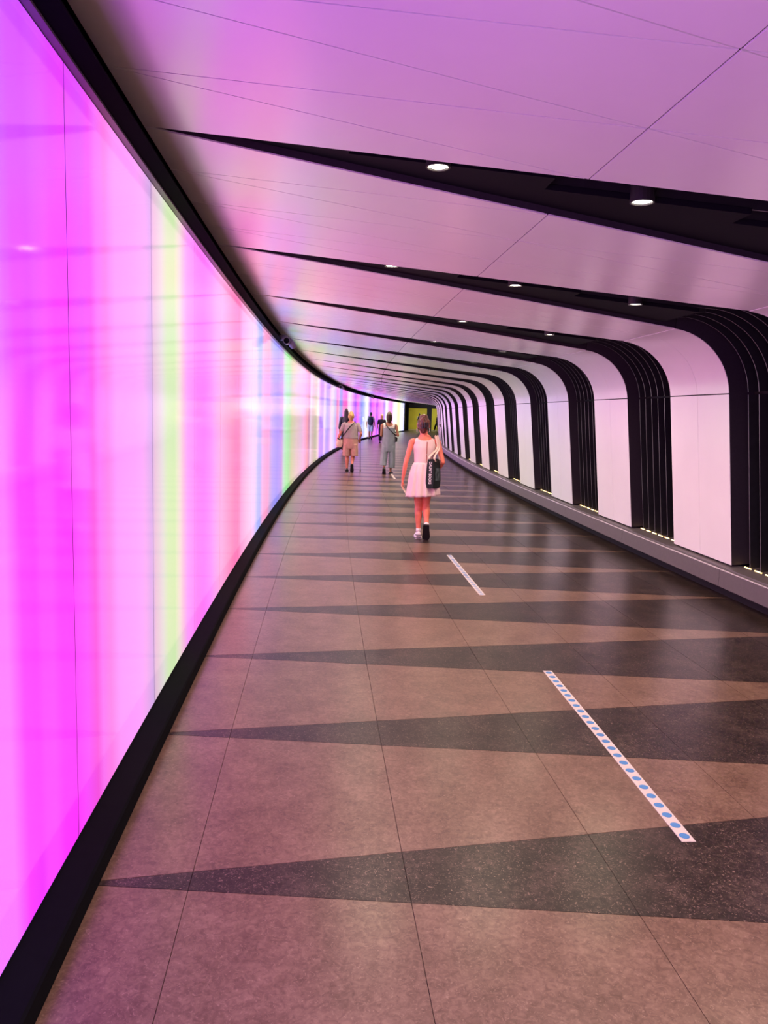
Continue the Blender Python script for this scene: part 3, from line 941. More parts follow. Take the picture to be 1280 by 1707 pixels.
def band(name, pts, wd, th, mat, root=None, side=None, **props):
    """flat strap following points"""
    mb = MB(); c0 = [Vector(p) for p in pts]
    pts = []
    for i in range(len(c0) - 1):                  # round the corners
        p0, p1, p2, p3 = c0[max(i - 1, 0)], c0[i], c0[i + 1], c0[min(i + 2, len(c0) - 1)]
        for k in range(5):
            t = k / 5.0
            pts.append(0.5 * ((2 * p1) + (p2 - p0) * t + (2 * p0 - 5 * p1 + 4 * p2 - p3) * t * t + (3 * p1 - p0 - 3 * p2 + p3) * t ** 3))
    pts.append(c0[-1])
    rows = []
    for i, p in enumerate(pts):
        d = (pts[min(i + 1, len(pts) - 1)] - pts[max(i - 1, 0)]).normalized()
        sd = Vector(side) if side is not None else d.cross(Vector((0, 1, 0)))
        sd = sd.normalized() * wd / 2
        nn = d.cross(sd).normalized() * th / 2
        rows.append([p + sd + nn, p - sd + nn, p - sd - nn, p + sd - nn])
    for r0, r1 in zip(rows[:-1], rows[1:]):
        for k in range(4):
            mb.quad(r0[k], r0[(k + 1) % 4], r1[(k + 1) % 4], r1[k])
    mb.poly(rows[0]); mb.poly(rows[-1])
    return mb.obj(name, mat, root, weld=True, **props)


# ---- girl in the pale pink dress --------------------------------------------------
GX, GY = 0.50, 10.05
PINK = cloth('pale_pink_chiffon', (0.80, 0.60, 0.60), rough=0.7, vary=0.05, scale=14, bump=0.25, stretch=(6, 6, 0.6))
AUB = material('auburn_hair', (0.105, 0.024, 0.017), rough=0.45, vary=0.55, scale=38, bump=0.5, stretch=(1, 1, 0.35))
J = dict(head=(-0.022, 0.0, 1.495), neck=(-0.01, 0.0, 1.345), hs=0.98, arm=0.86, leg=0.92, hand=0.86,
         torso=[(0.80, 0.0, 0.0, 0.135, 0.10), (0.90, 0.0, 0.0, 0.150, 0.105), (1.00, 0.0, 0.0, 0.118, 0.088), (1.10, 0.0, 0.0, 0.122, 0.088),
                (1.20, 0.0, 0.0, 0.140, 0.092), (1.28, 0.0, 0.0, 0.138, 0.075), (1.325, 0.0, 0.0, 0.09, 0.055)],
         shL=(-0.168, 0.0, 1.268), elL=(-0.238, -0.03, 0.99), wrL=(-0.268, 0.02, 0.765),
         shR=(0.175, 0.0, 1.275), elR=(0.245, -0.06, 1.02), wrR=(0.20, 0.14, 0.90),
         hdL=(Vector((-0.08, 0.05, -1)), Vector((0.15, 1, 0)), Vector((1, -0.1, 0)), 0.55),
         hdR=(Vector((-0.1, 1, -0.3)), Vector((0, 0.2, 1)), Vector((-1, 0, 0)), 0.9),
         hpL=(-0.07, 0.0, 0.80), knL=(-0.050, 0.03, 0.43), anL=(-0.036, 0.01, 0.085),
         hpR=(0.07, 0.0, 0.80), knR=(0.052, 0.03, 0.45), anR=(0.062, -0.10, 0.185), ftL=(0.05, 0.0), ftR=(-0.12, 1.12))
girl, gb = person('girl in sleeveless pale pink dress with auburn updo walking away, nearest the viewer', (GX, GY), 0.0, SKIN, J, voxel=0.006)
part(girl, 'bodice', garment(gb, 'bodice', PINK, lambda x, y, z, n: (z > 0.985) & (z < 1.345) & (np.abs(x) < 0.142 + 0.05 * (1.2 - z)) &
     (((x / 0.118) ** 2 + ((z - 1.372) / 0.078) ** 2) > 1.0), 0.010, voxel_smooth=3))
mb = MB()
rings = []
for i in range(17):
    t = i / 16.0
    z = 1.010 - t * 0.445
    rx = 0.122 + 0.052 * min(1.0, t / 0.35) ** 0.6 + 0.045 * t ** 1.3
    rings.append((0.002, 0.0, z, rx, rx * 0.80, 0.022 + 0.050 * t, 13, 0.6, 0.016 * t))
loft(mb, rings, 144)
part(girl, 'skirt', bake(mb, 'skirt', PINK, None, 1, solid=0.004))
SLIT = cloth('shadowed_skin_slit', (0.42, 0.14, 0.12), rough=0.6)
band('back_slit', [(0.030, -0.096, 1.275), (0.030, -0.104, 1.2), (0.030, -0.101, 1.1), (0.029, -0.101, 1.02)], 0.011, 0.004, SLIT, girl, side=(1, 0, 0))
for z in (1.285, 1.115):
    b = MB(); tube(b, [(0.029, -0.108, z), (0.029, -0.112, z)], [0.006, 0.006], 8); b.obj('button', M['tape'], girl, smooth=True)
# hair: cap over the skull with a vertical twist held by a claw clip
hx, hy, hz = J['head']
hair = smooth_blob([
    ([(hx, hy - 0.012, hz + 0.074), (hx, hy - 0.018, hz + 0.04), (hx, hy - 0.026, hz + 0.005), (hx, hy - 0.035, hz - 0.045), (hx, hy - 0.035, hz - 0.08)],
     [(0.066, 0.080), (0.079, 0.092), (0.080, 0.080), (0.070, 0.058), (0.045, 0.036)]),
    ([(hx - 0.012, hy - 0.095, hz + 0.07), (hx + 0.005, hy - 0.115, hz + 0.03), (hx + 0.018, hy - 0.115, hz - 0.02), (hx + 0.012, hy - 0.095, hz - 0.075)], [0.030, 0.040, 0.040, 0.026]),
    ([(hx - 0.055, hy - 0.070, hz + 0.045), (hx - 0.035, hy - 0.095, hz + 0.0), (hx - 0.005, hy - 0.100, hz - 0.055)], [0.026, 0.028, 0.022]),
    ([(hx - 0.062, hy - 0.05, hz - 0.01), (hx - 0.035, hy - 0.085, hz - 0.045)], [0.024, 0.022]),
    ([(hx + 0.058, hy - 0.060, hz + 0.04), (hx + 0.045, hy - 0.092, hz - 0.005), (hx + 0.02, hy - 0.09, hz - 0.06)], [0.028, 0.028, 0.022]),
    ([(hx + 0.0, hy - 0.085, hz + 0.095), (hx - 0.03, hy - 0.10, hz + 0.06)], [0.020, 0.020])], 'hair', AUB, 0.0055, 2)
part(girl, 'hair', hair)
CLIP = material('black_claw_clip', (0.012, 0.010, 0.012), rough=0.25, vary=0.1, scale=30)
b = MB()
for sx in (-1, 1):
    for k in range(4):
        z = hz - 0.035 + 0.02 * k
        tube(b, [(hx + 0.012, hy - 0.150, z), (hx + 0.012 + sx * 0.030, hy - 0.145, z - 0.002), (hx + 0.012 + sx * 0.044, hy - 0.118, z - 0.004), (hx + 0.012 + sx * 0.034, hy - 0.095, z - 0.006)], [0.006, 0.006, 0.0055, 0.004], 6)
    tube(b, [(hx + 0.012 + sx * 0.028, hy - 0.148, hz - 0.042), (hx + 0.012 + sx * 0.030, hy - 0.149, hz + 0.032)], [0.007, 0.007], 6)
tube(b, [(hx + 0.012, hy - 0.153, hz - 0.035), (hx + 0.012, hy - 0.155, hz + 0.03)], [0.010, 0.010], 8)
part(girl, 'hair_clip', bake(b, 'hair_clip', CLIP, None, 0))
for sx in (-1, 1):
    b = MB(); tube(b, [(hx + sx * 0.080, hy - 0.005, hz - 0.045), (hx + sx * 0.080, hy - 0.005, hz - 0.085)], [0.005, 0.007], 8)
    b.obj('earring', M['plinth_edge'], girl, smooth=True)
SHW = material('white_leather', (0.80, 0.72, 0.72), rough=0.5, vary=0.05, scale=30)
SHB = material('black_rubber_sole', (0.010, 0.010, 0.012), rough=0.55, vary=0.15, scale=60, bump=0.2)
NAVY = material('navy_stripe', (0.03, 0.03, 0.06), rough=0.5, vary=0.1, scale=30)
s1 = shoe(girl, (-0.036, 0.01, 0.092), 0.05, 0.0, SHW, SHW, 0.235, 0.086, name='trainer')
for z, x0 in ((0.052, 0.0), (0.014, 0.0)):
    pts = [(-0.036 + 0.043 * math.cos(t), 0.01 - 0.028 + 0.040 * math.sin(t), z) for t in [math.pi * (1.0 + i / 10.0) for i in range(11)]]
    band('heel_stripe', pts, 0.008, 0.004, NAVY, s1, side=(0, 0, 1))
s2 = shoe(girl, (0.062, -0.10, 0.192), -0.12, 1.12, SHW, SHB, 0.235, 0.086, name='trainer')
for nm, an, tl in (('sock', (0.062, -0.10, 0.20), 0.03), ('sock', (-0.036, 0.01, 0.11), 0.0)):
    mb = MB(); loft(mb, [(an[0], an[1], an[2] - 0.03, 0.034, 0.036), (an[0], an[1] + tl * 0.3, an[2] + 0.0, 0.032, 0.034), (an[0], an[1] + tl, an[2] + 0.025, 0.031, 0.033)], 16)
    part(girl, nm, bake(mb, nm, SHW, None, 0, solid=0.004))
# paper strip held in her left hand
PAPER = material('white_paper', (0.72, 0.66, 0.60), rough=0.6, vary=0.03, scale=20)
b = MB()
a0, a1, wv = Vector((-0.285, 0.055, 0.700)), Vector((-0.165, 0.02, 0.50)), Vector((0.004, 0.075, 0.006))
nv_ = (a1 - a0).cross(wv).normalized() * 0.0012
q = [a0 - wv, a0 + wv, a1 + wv, a1 - wv]
b.prism([p + nv_ for p in q], [p - nv_ for p in q])
paper = b.obj('folded_paper', PAPER, None, label="folded white paper leaflet hanging from the girl's lowered hand", category='paper', weld=True)
paper.location = (GX, GY, 0)

# ---- tote bag ---------------------------------------------------------------------
BAGM = cloth('black_canvas', (0.012, 0.016, 0.017), rough=0.7, vary=0.25, scale=18, bump=0.3)
CREAM = cloth('cream_canvas', (0.72, 0.58, 0.46), rough=0.8, vary=0.06, scale=60)
WHITE_PRINT = material('white_print', (0.75, 0.72, 0.68), rough=0.7, vary=0.03, scale=60)
TOTE = empty('tote_bag', (GX + 0.075, GY - 0.190, 0.685), math.radians(-30), label='black canvas tote bag with white lettering hanging from the girl’s shoulder', category='bag')
TOTE['label'] = "black canvas tote bag with white lettering hanging from the girl's shoulder"
# local: x = width of the gusset side facing the viewer (-y), body runs to +y along her hip
hw, dp, ht = 0.050, 0.20, 0.375
b = MB()
rows = []
for (z, kx, ky, oy) in ((0.0, 0.95, 0.93, 0.0), (0.012, 1.02, 1.0, 0.0), (0.10, 1.12, 1.02, 0.0), (0.22, 1.02, 1.0, 0.0), (0.31, 0.86, 0.97, 0.0), (ht, 0.72, 0.95, 0.0)):
    rows.append([(-hw * kx, 0.0 + oy - 0.004 * kx, z - 0.045 * 0), (hw * kx, 0.0 + oy, z), (hw * kx * 1.06, dp * 0.5 * ky, z - 0.004), (hw * kx, dp * ky, z), (-hw * kx, dp * ky, z), (-hw * kx * 1.06, dp * 0.5 * ky, z - 0.004)])
for r0, r1 in zip(rows[:-1], rows[1:]):
    for k in range(6):
        b.quad(r0[k], r0[(k + 1) % 6], r1[(k + 1) % 6], r1[k])
b.poly(rows[0])
bag = b.obj('bag_body', BAGM, TOTE, weld=True)
md = bag.modifiers.new('thick', 'SOLIDIFY'); md.thickness = 0.004
def text_mesh(txt, size, mat, name, ext=0.0008):
    cu = bpy.data.curves.new(name, 'FONT'); cu.body = txt; cu.size = size; cu.extrude = ext; cu.align_x = 'CENTER'; cu.align_y = 'CENTER'
    cu.offset = size * 0.018
    o = bpy.data.objects.new('tmp_text', cu); COL.objects.link(o)
    bpy.context.view_layer.update()
    me = bpy.data.meshes.new_from_object(o.evaluated_get(bpy.context.evaluated_depsgraph_get()))
    bpy.data.objects.remove(o); me.materials.clear(); me.materials.append(mat)
    return me
tm = text_mesh('DAUNT BOOKS', 0.062, WHITE_PRINT, 'lettering')
xs_ = [v.co.x for v in tm.vertices]; wdt = max(xs_) - min(xs_)
k = 0.285 / wdt
for v in tm.vertices:                                   # reads downwards on the gusset side
    x, y, z = v.co
    v.co = (y * k * 1.3 + 0.004, -0.006 - z * 0.5, 0.20 - x * k)
lt = link('lettering', tm, TOTE)
b = MB()                                                # faint grey picture on the wide side
b.quad((hw * 1.14 + 0.004, 0.04, 0.10), (hw * 1.18 + 0.004, 0.15, 0.10), (hw * 1.08 + 0.004, 0.15, 0.26), (hw * 1.04 + 0.004, 0.04, 0.26))
b.obj('print', cloth('grey_print', (0.07, 0.09, 0.10), vary=0.8, scale=16), TOTE)
cr, sr_ = math.cos(math.radians(30)), math.sin(math.radians(30))
def to_tote(x, y, z):                                   # girl space -> tote space
    dx, dy = x - 0.075, y + 0.190
    return (dx * cr - dy * sr_, dx * sr_ + dy * cr, z - 0.685)
for (bx, by) in ((-0.045, 0.05), (0.045, 0.05)):
    tx_, ty_ = bx, by
    pts = [(tx_, ty_, ht - 0.03), (tx_ * 0.8, ty_ - 0.01, ht + 0.03)]
    e1 = to_tote(0.176 + 0.012 * (1 if bx > 0 else -1), -0.062, 1.20)
    e2 = to_tote(0.160 + 0.012 * (1 if bx > 0 else -1), -0.045, 1.325)
    e3 = to_tote(0.150 + 0.012 * (1 if bx > 0 else -1), 0.0, 1.350)
    e4 = to_tote(0.165 + 0.012 * (1 if bx > 0 else -1), 0.075, 1.27)
    e5 = (tx_ * 0.8, ty_ + 0.13, ht + 0.02)
    band('strap', pts + [e1, e2, e3, e4, e5, (tx_, ty_ + 0.14, ht - 0.03)], 0.026, 0.004, CREAM, TOTE)

# ---- elderly woman with a walking stick -------------------------------------------
OX, OY = -0.985, 21.35
BLOND = material('short_blond_hair', (0.50, 0.31, 0.10), rough=0.5, vary=0.4, scale=40, bump=0.5)
TEE = cloth('grey_lilac_tshirt', (0.34, 0.28, 0.30), vary=0.08, scale=9)
SHORT = cloth('dusty_pink_culottes', (0.52, 0.29, 0.25), vary=0.10, scale=9)
BLK = cloth('black_cloth', (0.010, 0.010, 0.012), vary=0.2, scale=20)
BLKL = material('black_leather', (0.012, 0.012, 0.015), rough=0.35, vary=0.3, scale=14, bump=0.3)
J = dict(head=(0.0, 0.0, 1.515), neck=(0.0, 0.0, 1.365), hs=1.02, arm=1.12, leg=1.02, hand=0.95,
         torso=[(0.82, 0, 0, 0.17, 0.14), (0.92, 0, 0, 0.205, 0.165), (1.05, 0, 0, 0.19, 0.155), (1.18, 0, 0, 0.185, 0.145), (1.28, 0, 0, 0.175, 0.115), (1.345, 0, 0, 0.10, 0.07)],
         shL=(-0.195, 0, 1.285), elL=(-0.295, -0.02, 1.04), wrL=(-0.375, 0.05, 0.82),
         shR=(0.195, 0, 1.285), elR=(0.285, -0.05, 1.06), wrR=(0.245, 0.10, 0.905),
         hdR=(Vector((0.05, 0.35, -0.9)), Vector((-0.9, 0.4, 0.1)), Vector((-0.2, 0.9, 0)), 1.0),
         hpL=(-0.095, 0, 0.84), knL=(-0.09, 0.02, 0.44), anL=(-0.085, 0.0, 0.085),
         hpR=(0.095, 0, 0.84), knR=(0.07, 0.03, 0.44), anR=(0.062, -0.14, 0.18), ftL=(0.05, 0), ftR=(0.0, 1.15))
old, ob = person('woman with short blond hair in grey t-shirt and pink culottes leaning on a stick', (OX, OY), 0.0, SKIN3, J, voxel=0.008)
part(old, 't_shirt', garment(ob, 't_shirt', TEE, lambda x, y, z, n: (z > 0.93) & (z < 1.36) & ((np.abs(x) < 0.215) | (z > 1.13)) & (((x / 0.085) ** 2 + ((z - 1.38) / 0.05) ** 2) > 1.0), 0.016))
mb = MB()
loft(mb, [(0, 0, 0.985, 0.200, 0.160), (0, 0, 0.93, 0.212, 0.172), (0, 0, 0.84, 0.210, 0.168, 0.012, 9, 0.4), (0, 0, 0.72, 0.206, 0.155, 0.02, 9, 0.4), (0, 0, 0.64, 0.200, 0.14, 0.02, 9, 0.4)], 48, close=True)
for sx in (-1, 1):
    loft(mb, [(sx * 0.105, 0, 0.76, 0.100, 0.145), (sx * 0.107, 0.0, 0.62, 0.106, 0.138, 0.03, 6, 1.0 + sx), (sx * 0.110, 0, 0.435, 0.104, 0.135, 0.05, 6, 1.0 + sx)], 36, close=True)
part(old, 'culottes', bake(mb, 'culottes', SHORT, 0.009, 2))
part(old, 'hair', smooth_blob([([(0, -0.01, 1.592), (0, -0.018, 1.556), (0, -0.024, 1.52), (0, -0.03, 1.475)], [(0.070, 0.084), (0.084, 0.098), (0.083, 0.088), (0.068, 0.066)]),
                               ([(-0.04, -0.075, 1.56), (0.03, -0.085, 1.535)], [0.03, 0.034])], 'hair', BLOND, 0.008, 2))
shoe(old, (-0.085, 0.0, 0.092), 0.05, 0.0, BLKL, SHB, 0.24, 0.09, low=0.03)
shoe(old, (0.062, -0.14, 0.185), 0.0, 1.15, BLKL, SHB, 0.24, 0.09)
CANE = material('dark_blue_cane', (0.03, 0.03, 0.08), rough=0.3, vary=0.1, scale=10)
cane = empty('walking_stick', (OX + 0.285, OY + 0.10, 0), 0, label='slim dark walking stick held by the blond woman in culottes', category='walking stick')
b = MB(); tube(b, [(0, 0, 0.03), (-0.025, 0.02, 0.84)], [0.010, 0.011], 10); b.obj('shaft', CANE, cane, smooth=True)
b = MB(); tube(b, [(-0.03, 0.09, 0.850), (-0.026, 0.03, 0.862), (-0.026, -0.03, 0.850)], [0.013, 0.014, 0.014], 10); b.obj('handle', BLKL, cane, smooth=True)
b = MB(); tube(b, [(0, 0, 0.012), (0, 0, 0.05)], [0.016, 0.013], 10); b.obj('rubber_foot', SHB, cane, smooth=True)
hb = empty('shoulder_bag', (OX - 0.30, OY - 0.02, 0.68), 0, label='cream shoulder bag on a black strap at the blond woman’s hip', category='bag')
hb['label'] = "cream shoulder bag on a black strap at the blond woman's hip"
mb = MB(); tube(mb, [(-0.02, 0.0, 0.03), (0.0, 0, 0.12), (0.01, 0, 0.20)], [(0.085, 0.05), (0.092, 0.055), (0.07, 0.035)], 20)
link('pouch', bake(mb, 'pouch', cloth('cream_leather', (0.70, 0.56, 0.44), rough=0.6, scale=12), 0.008, 2), hb)
b = MB(); tube(b, [(-0.06, -0.03, 0.235), (0.0, -0.045, 0.20), (0.06, -0.04, 0.225)], [0.016, 0.018, 0.016], 8); b.obj('flap_trim', BLKL, hb, smooth=True)
band('strap', [(0.03, -0.045, 0.22), (0.09, -0.135, 0.30), (0.20, -0.195, 0.45), (0.30, -0.178, 0.58), (0.385, -0.12, 0.665), (0.41, -0.02, 0.70), (0.38, 0.10, 0.64), (0.25, 0.17, 0.46), (0.10, 0.13, 0.30), (0.03, 0.03, 0.22)], 0.032, 0.005, BLKL, hb)

# ---- woman in the blue jumpsuit ----------------------------------------------------
BX, BY = 0.065, 20.95
DENIM = cloth('pale_blue_jumpsuit', (0.27, 0.31, 0.37), vary=0.10, scale=8, bump=0.3)
CAMI = cloth('white_camisole', (0.74, 0.70, 0.66), vary=0.04, scale=14)
BROWN = material('dark_brown_hair', (0.045, 0.018, 0.012), rough=0.4, vary=0.5, scale=34, bump=0.5)
J = dict(head=(0.0, 0.0, 1.545), neck=(0.0, 0.0, 1.385), hs=1.0, arm=0.98, leg=0.95, hand=0.92,
         torso=[(0.82, 0, 0, 0.15, 0.12), (0.92, 0, 0, 0.172, 0.13), (1.05, 0, 0, 0.145, 0.11), (1.18, 0, 0, 0.155, 0.11), (1.30, 0, 0, 0.155, 0.09), (1.36, 0, 0, 0.10, 0.06)],
         shL=(-0.185, 0, 1.305), elL=(-0.205, -0.06, 1.04), wrL=(-0.12, 0.16, 1.02),
         shR=(0.19, 0, 1.305), elR=(0.25, -0.06, 1.05), wrR=(0.17, 0.17, 1.08),
         hdL=(Vector((0.3, 1, 0.05)), Vector((0, 0, 1)), Vector((1, 0, 0)), 0.8), hdR=(Vector((-0.3, 1, 0.1)), Vector((0, 0, 1)), Vector((-1, 0, 0)), 0.8),
         hpL=(-0.09, 0, 0.84), knL=(-0.10, 0.03, 0.46), anL=(-0.10, -0.16, 0.15),
         hpR=(0.09, 0, 0.84), knR=(0.085, 0.05, 0.44), anR=(0.075, 0.06, 0.085), ftL=(0.0, 0.95), ftR=(-0.2, 0.0))
jump, jb = person('woman with brown bob in pale blue jumpsuit over white camisole walking away', (BX, BY), 0.0, SKIN2, J, voxel=0.008)
part(jump, 'camisole', garment(jb, 'camisole', CAMI, lambda x, y, z, n: (z > 1.15) & (z < 1.375) & (np.abs(x) < 0.168) & (((x / 0.115) ** 2 + ((z - 1.39) / 0.105) ** 2) > 1.0), 0.010))
mb = MB()
loft(mb, [(0, 0, 1.255, 0.165, 0.118), (0, 0, 1.15, 0.174, 0.130, 0.006, 7, 0.3), (0, 0, 1.0, 0.176, 0.136, 0.014, 7, 0.3), (0, 0, 0.86, 0.186, 0.148, 0.02, 7, 0.3), (0, 0, 0.72, 0.188, 0.148, 0.026, 7, 0.3), (0, 0, 0.61, 0.180, 0.13, 0.026, 7, 0.3)], 48, close=True)
loft(mb, [(-0.092, 0, 0.74, 0.092, 0.13), (-0.108, -0.01, 0.5, 0.092, 0.122, 0.04, 6, 0.5), (-0.124, -0.05, 0.33, 0.090, 0.112, 0.06, 6, 0.5), (-0.132, -0.09, 0.235, 0.088, 0.105, 0.07, 6, 0.5)], 36, close=True)
loft(mb, [(0.092, 0, 0.74, 0.092, 0.13), (0.104, 0.02, 0.5, 0.090, 0.12, 0.04, 6, 2.0), (0.104, 0.03, 0.3, 0.088, 0.115, 0.055, 6, 2.0), (0.104, 0.04, 0.165, 0.084, 0.108, 0.06, 6, 2.0)], 36, close=True)
part(jump, 'jumpsuit', bake(mb, 'jumpsuit', DENIM, 0.009, 2))
for sx in (-1, 1):
    band('jumpsuit_strap', [(sx * 0.125, -0.128, 1.24), (sx * 0.13, -0.108, 1.32), (sx * 0.128, -0.03, 1.372), (sx * 0.125, 0.07, 1.33), (sx * 0.12, 0.125, 1.24)], 0.03, 0.006, CAMI, jump)
part(jump, 'hair', smooth_blob([([(0, -0.01, 1.620), (0, -0.02, 1.58), (0, -0.032, 1.53), (0, -0.04, 1.46), (0.005, -0.04, 1.405)], [(0.067, 0.080), (0.082, 0.096), (0.086, 0.088), (0.078, 0.064), (0.055, 0.042)])], 'hair', BROWN, 0.008, 2))
shoe(jump, (-0.10, -0.16, 0.155), 0.0, 0.95, BLKL, SHB, 0.235, 0.088)
shoe(jump, (0.075, 0.06, 0.092), -0.2, 0.0, BLKL, SHB, 0.24, 0.088, open_=True, name='sandal')
cb = empty('crossbody_bag', (BX + 0.17, BY + 0.14, 0.86), 0, label='small dark crossbody bag worn in front by the woman in jumpsuit', category='bag')
mb = MB(); tube(mb, [(0, 0.03, 0.02), (0, 0.03, 0.13)], [(0.07, 0.025), (0.075, 0.025)], 16)
link('pouch', bake(mb, 'pouch', BLKL, 0.008, 1), cb)
band('strap', [(0.02, -0.04, 0.17), (0.012, -0.14, 0.19), (-0.05, -0.268, 0.245), (-0.15, -0.275, 0.345), (-0.24, -0.25, 0.445), (-0.275, -0.18, 0.51), (-0.27, -0.12, 0.515), (-0.23, -0.02, 0.44), (-0.1, 0.02, 0.28), (0.0, 0.03, 0.14)], 0.022, 0.005, BLKL, cb)

# ---- people further off ------------------------------------------------------------
def walker(label, loc, yaw, h, skin, hairmat, top, bottom, style, stride=0.12, voxel=0.011):
    k = h / 1.66
    J = dict(head=(0, 0, 1.545 * k), neck=(0, 0, 1.39 * k), hs=k, arm=k, leg=k, hand=0.95 * k, s=k,
             torso=[(0.82 * k, 0, 0, 0.145 * k, 0.11 * k), (0.92 * k, 0, 0, 0.165 * k, 0.115 * k), (1.05 * k, 0, 0, 0.145 * k, 0.10 * k), (1.2 * k, 0, 0, 0.165 * k, 0.105 * k), (1.31 * k, 0, 0, 0.155 * k, 0.085 * k), (1.365 * k, 0, 0, 0.10 * k, 0.06 * k)],
             shL=(-0.185 * k, 0, 1.31 * k), elL=(-0.235 * k, -0.03, 1.04 * k), wrL=(-0.25 * k, 0.06, 0.81 * k),
             shR=(0.185 * k, 0, 1.31 * k), elR=(0.24 * k, -0.05, 1.04 * k), wrR=(0.27 * k, 0.05, 0.81 * k),
             hpL=(-0.085 * k, 0, 0.85 * k), knL=(-0.085 * k, stride * 0.7, 0.46 * k), anL=(-0.08 * k, stride, 0.085),
             hpR=(0.085 * k, 0, 0.85 * k), knR=(0.085 * k, -stride * 0.2, 0.47 * k), anR=(0.08 * k, -stride * 1.6, 0.15), ftL=(0, 0), ftR=(0, 0.7))
    o, me = person(label, loc, yaw, skin, J, voxel=voxel)
    part(o, 'top', garment(me, 'top', top, lambda x, y, z, n: (z > 0.93 * k) & (z < 1.375 * k) & ((np.abs(x) < 0.2 * k) | (z > (1.1 if style['sleeve'] == 'short' else 0.86) * k)), 0.018 if style.get('loose') else 0.012))
    mb = MB(); hem = style['hem'] * k
    loft(mb, [(0, 0, 0.99 * k, 0.168 * k, 0.125 * k), (0, 0, 0.9 * k, 0.182 * k, 0.14 * k), (0, 0, 0.78 * k, 0.178 * k, 0.14 * k)], 32)
    g = style.get('wide', 1.0)
    for sx, kn, an in ((-1, J['knL'], J['anL']), (1, J['knR'], J['anR'])):
        hp = Vector((sx * 0.088 * k, 0, 0.82 * k)); K = Vector(kn); A = Vector(an)
        rr = []
        for i in range(7):
            t = i / 6.0
            z = hp.z + (hem - hp.z) * t
            if z > K.z: c = hp.lerp(K, (hp.z - z) / (hp.z - K.z))
            else: c = K.lerp(A, (K.z - z) / (K.z - A.z))
            rr.append((c.x, c.y, z, (0.098 - 0.03 * t) * k * g, (0.115 - 0.035 * t) * k * g))
        loft(mb, rr, 24)
    part(o, 'trousers' if style['hem'] < 0.3 else 'shorts', bake(mb, 'trousers', bottom, None, 1, solid=0.006))
    hz = 1.545 * k
    if style['hair'] == 'long':
        sh_ = [([(0, -0.005, hz + 0.078), (0, -0.02, hz + 0.04), (0, -0.035, hz - 0.02), (0.01, -0.075, hz - 0.14), (0.02, -0.11, hz - 0.27), (0.01, -0.115, hz - 0.40)],
                [(0.068, 0.082), (0.085, 0.097), (0.09, 0.085), (0.105, 0.06), (0.115, 0.045), (0.085, 0.03)])]
    else:
        sh_ = [([(0, -0.008, hz + 0.078), (0, -0.018, hz + 0.04), (0, -0.026, hz + 0.0), (0, -0.034, hz - 0.045)], [(0.067, 0.080), (0.082, 0.095), (0.08, 0.084), (0.064, 0.058)])]
        if style['hair'] == 'bob':
            sh_.append(([(0, -0.03, hz - 0.03), (0, -0.035, hz - 0.12)], [(0.085, 0.07), (0.075, 0.05)]))
    part(o, 'hair', smooth_blob(sh_, 'hair', hairmat, 0.011, 2))
    shoe(o, (J['anL'][0], J['anL'][1], 0.092), 0, 0, BLKL, SHB, 0.26 * k)
    shoe(o, (J['anR'][0], J['anR'][1], 0.157), 0, 0.7, BLKL, SHB, 0.26 * k)
    return o, me

WHITE = cloth('white_cotton', (0.72, 0.70, 0.70), vary=0.04, scale=12)
PALEB = cloth('pale_blue_shorts', (0.40, 0.42, 0.52), vary=0.08, scale=10)
DKBR = material('long_brown_hair', (0.035, 0.018, 0.014), rough=0.4, vary=0.5, scale=30, bump=0.5)
BLKH = material('black_hair', (0.012, 0.010, 0.010), rough=0.45, vary=0.3, scale=30)
GOLD = material('golden_hair', (0.60, 0.36, 0.12), rough=0.5, vary=0.3, scale=30)
NAVYC = cloth('navy_nylon', (0.012, 0.014, 0.03), rough=0.5, vary=0.2, scale=12)
RUST = cloth('rust_shirt', (0.30, 0.10, 0.06), vary=0.1, scale=10)
walker('long-haired person in black leather jacket beside the light wall', (-1.62, 30.8), 0.05, 1.76, SKIN3, DKBR, BLKL, BLK, dict(sleeve='long', hem=0.12, hair='long', loose=True))
bp_man, _ = walker('person in white t-shirt and pale blue shorts wearing a navy backpack', (-1.02, 49.0), -0.05, 1.68, SKIN2, BLKH, WHITE, PALEB, dict(sleeve='short', hem=0.48, hair='short', wide=1.15))
def backpack(loc, yaw, mat, label, k=1.0):
    o = empty('backpack', loc, yaw, label=label, category='backpack')
    mb = MB(); tube(mb, [(0, -0.20, 0.02), (0, -0.215, 0.18), (0, -0.20, 0.36), (0, -0.175, 0.45)], [(0.15 * k, 0.075), (0.175 * k, 0.09), (0.165 * k, 0.085), (0.11 * k, 0.05)], 18)
    link('pack', bake(mb, 'pack', mat, 0.011, 2), o)
    mb = MB(); tube(mb, [(0, -0.29, 0.06), (0, -0.295, 0.17)], [(0.10 * k, 0.035), (0.105 * k, 0.035)], 14)
    link('front_pocket', bake(mb, 'front_pocket', mat, 0.011, 1), o)
    for sx in (-1, 1):
        band('shoulder_strap', [(sx * 0.10, -0.15, 0.40), (sx * 0.125, -0.10, 0.475), (sx * 0.125, 0.0, 0.515), (sx * 0.12, 0.10, 0.46), (sx * 0.13, 0.135, 0.30), (sx * 0.15, 0.02, 0.12), (sx * 0.12, -0.14, 0.08)], 0.05, 0.012, mat, o)
    return o
backpack((-1.02, 49.0, 0.92), -0.05, NAVYC, 'navy backpack worn over a white t-shirt by the light wall')
walker('blond person in black glimpsed past the elbow of the jumpsuit woman', (-0.28, 43.2), 0.0, 1.58, SKIN2, GOLD, BLK, BLK, dict(sleeve='short', hem=0.12, hair='bob'))
P1 = P(SE + 3.5, 0.35, 0); P2 = P(SE + 4.3, 1.15, 0); P3 = P(SE + 3.0, 2.35, 0)
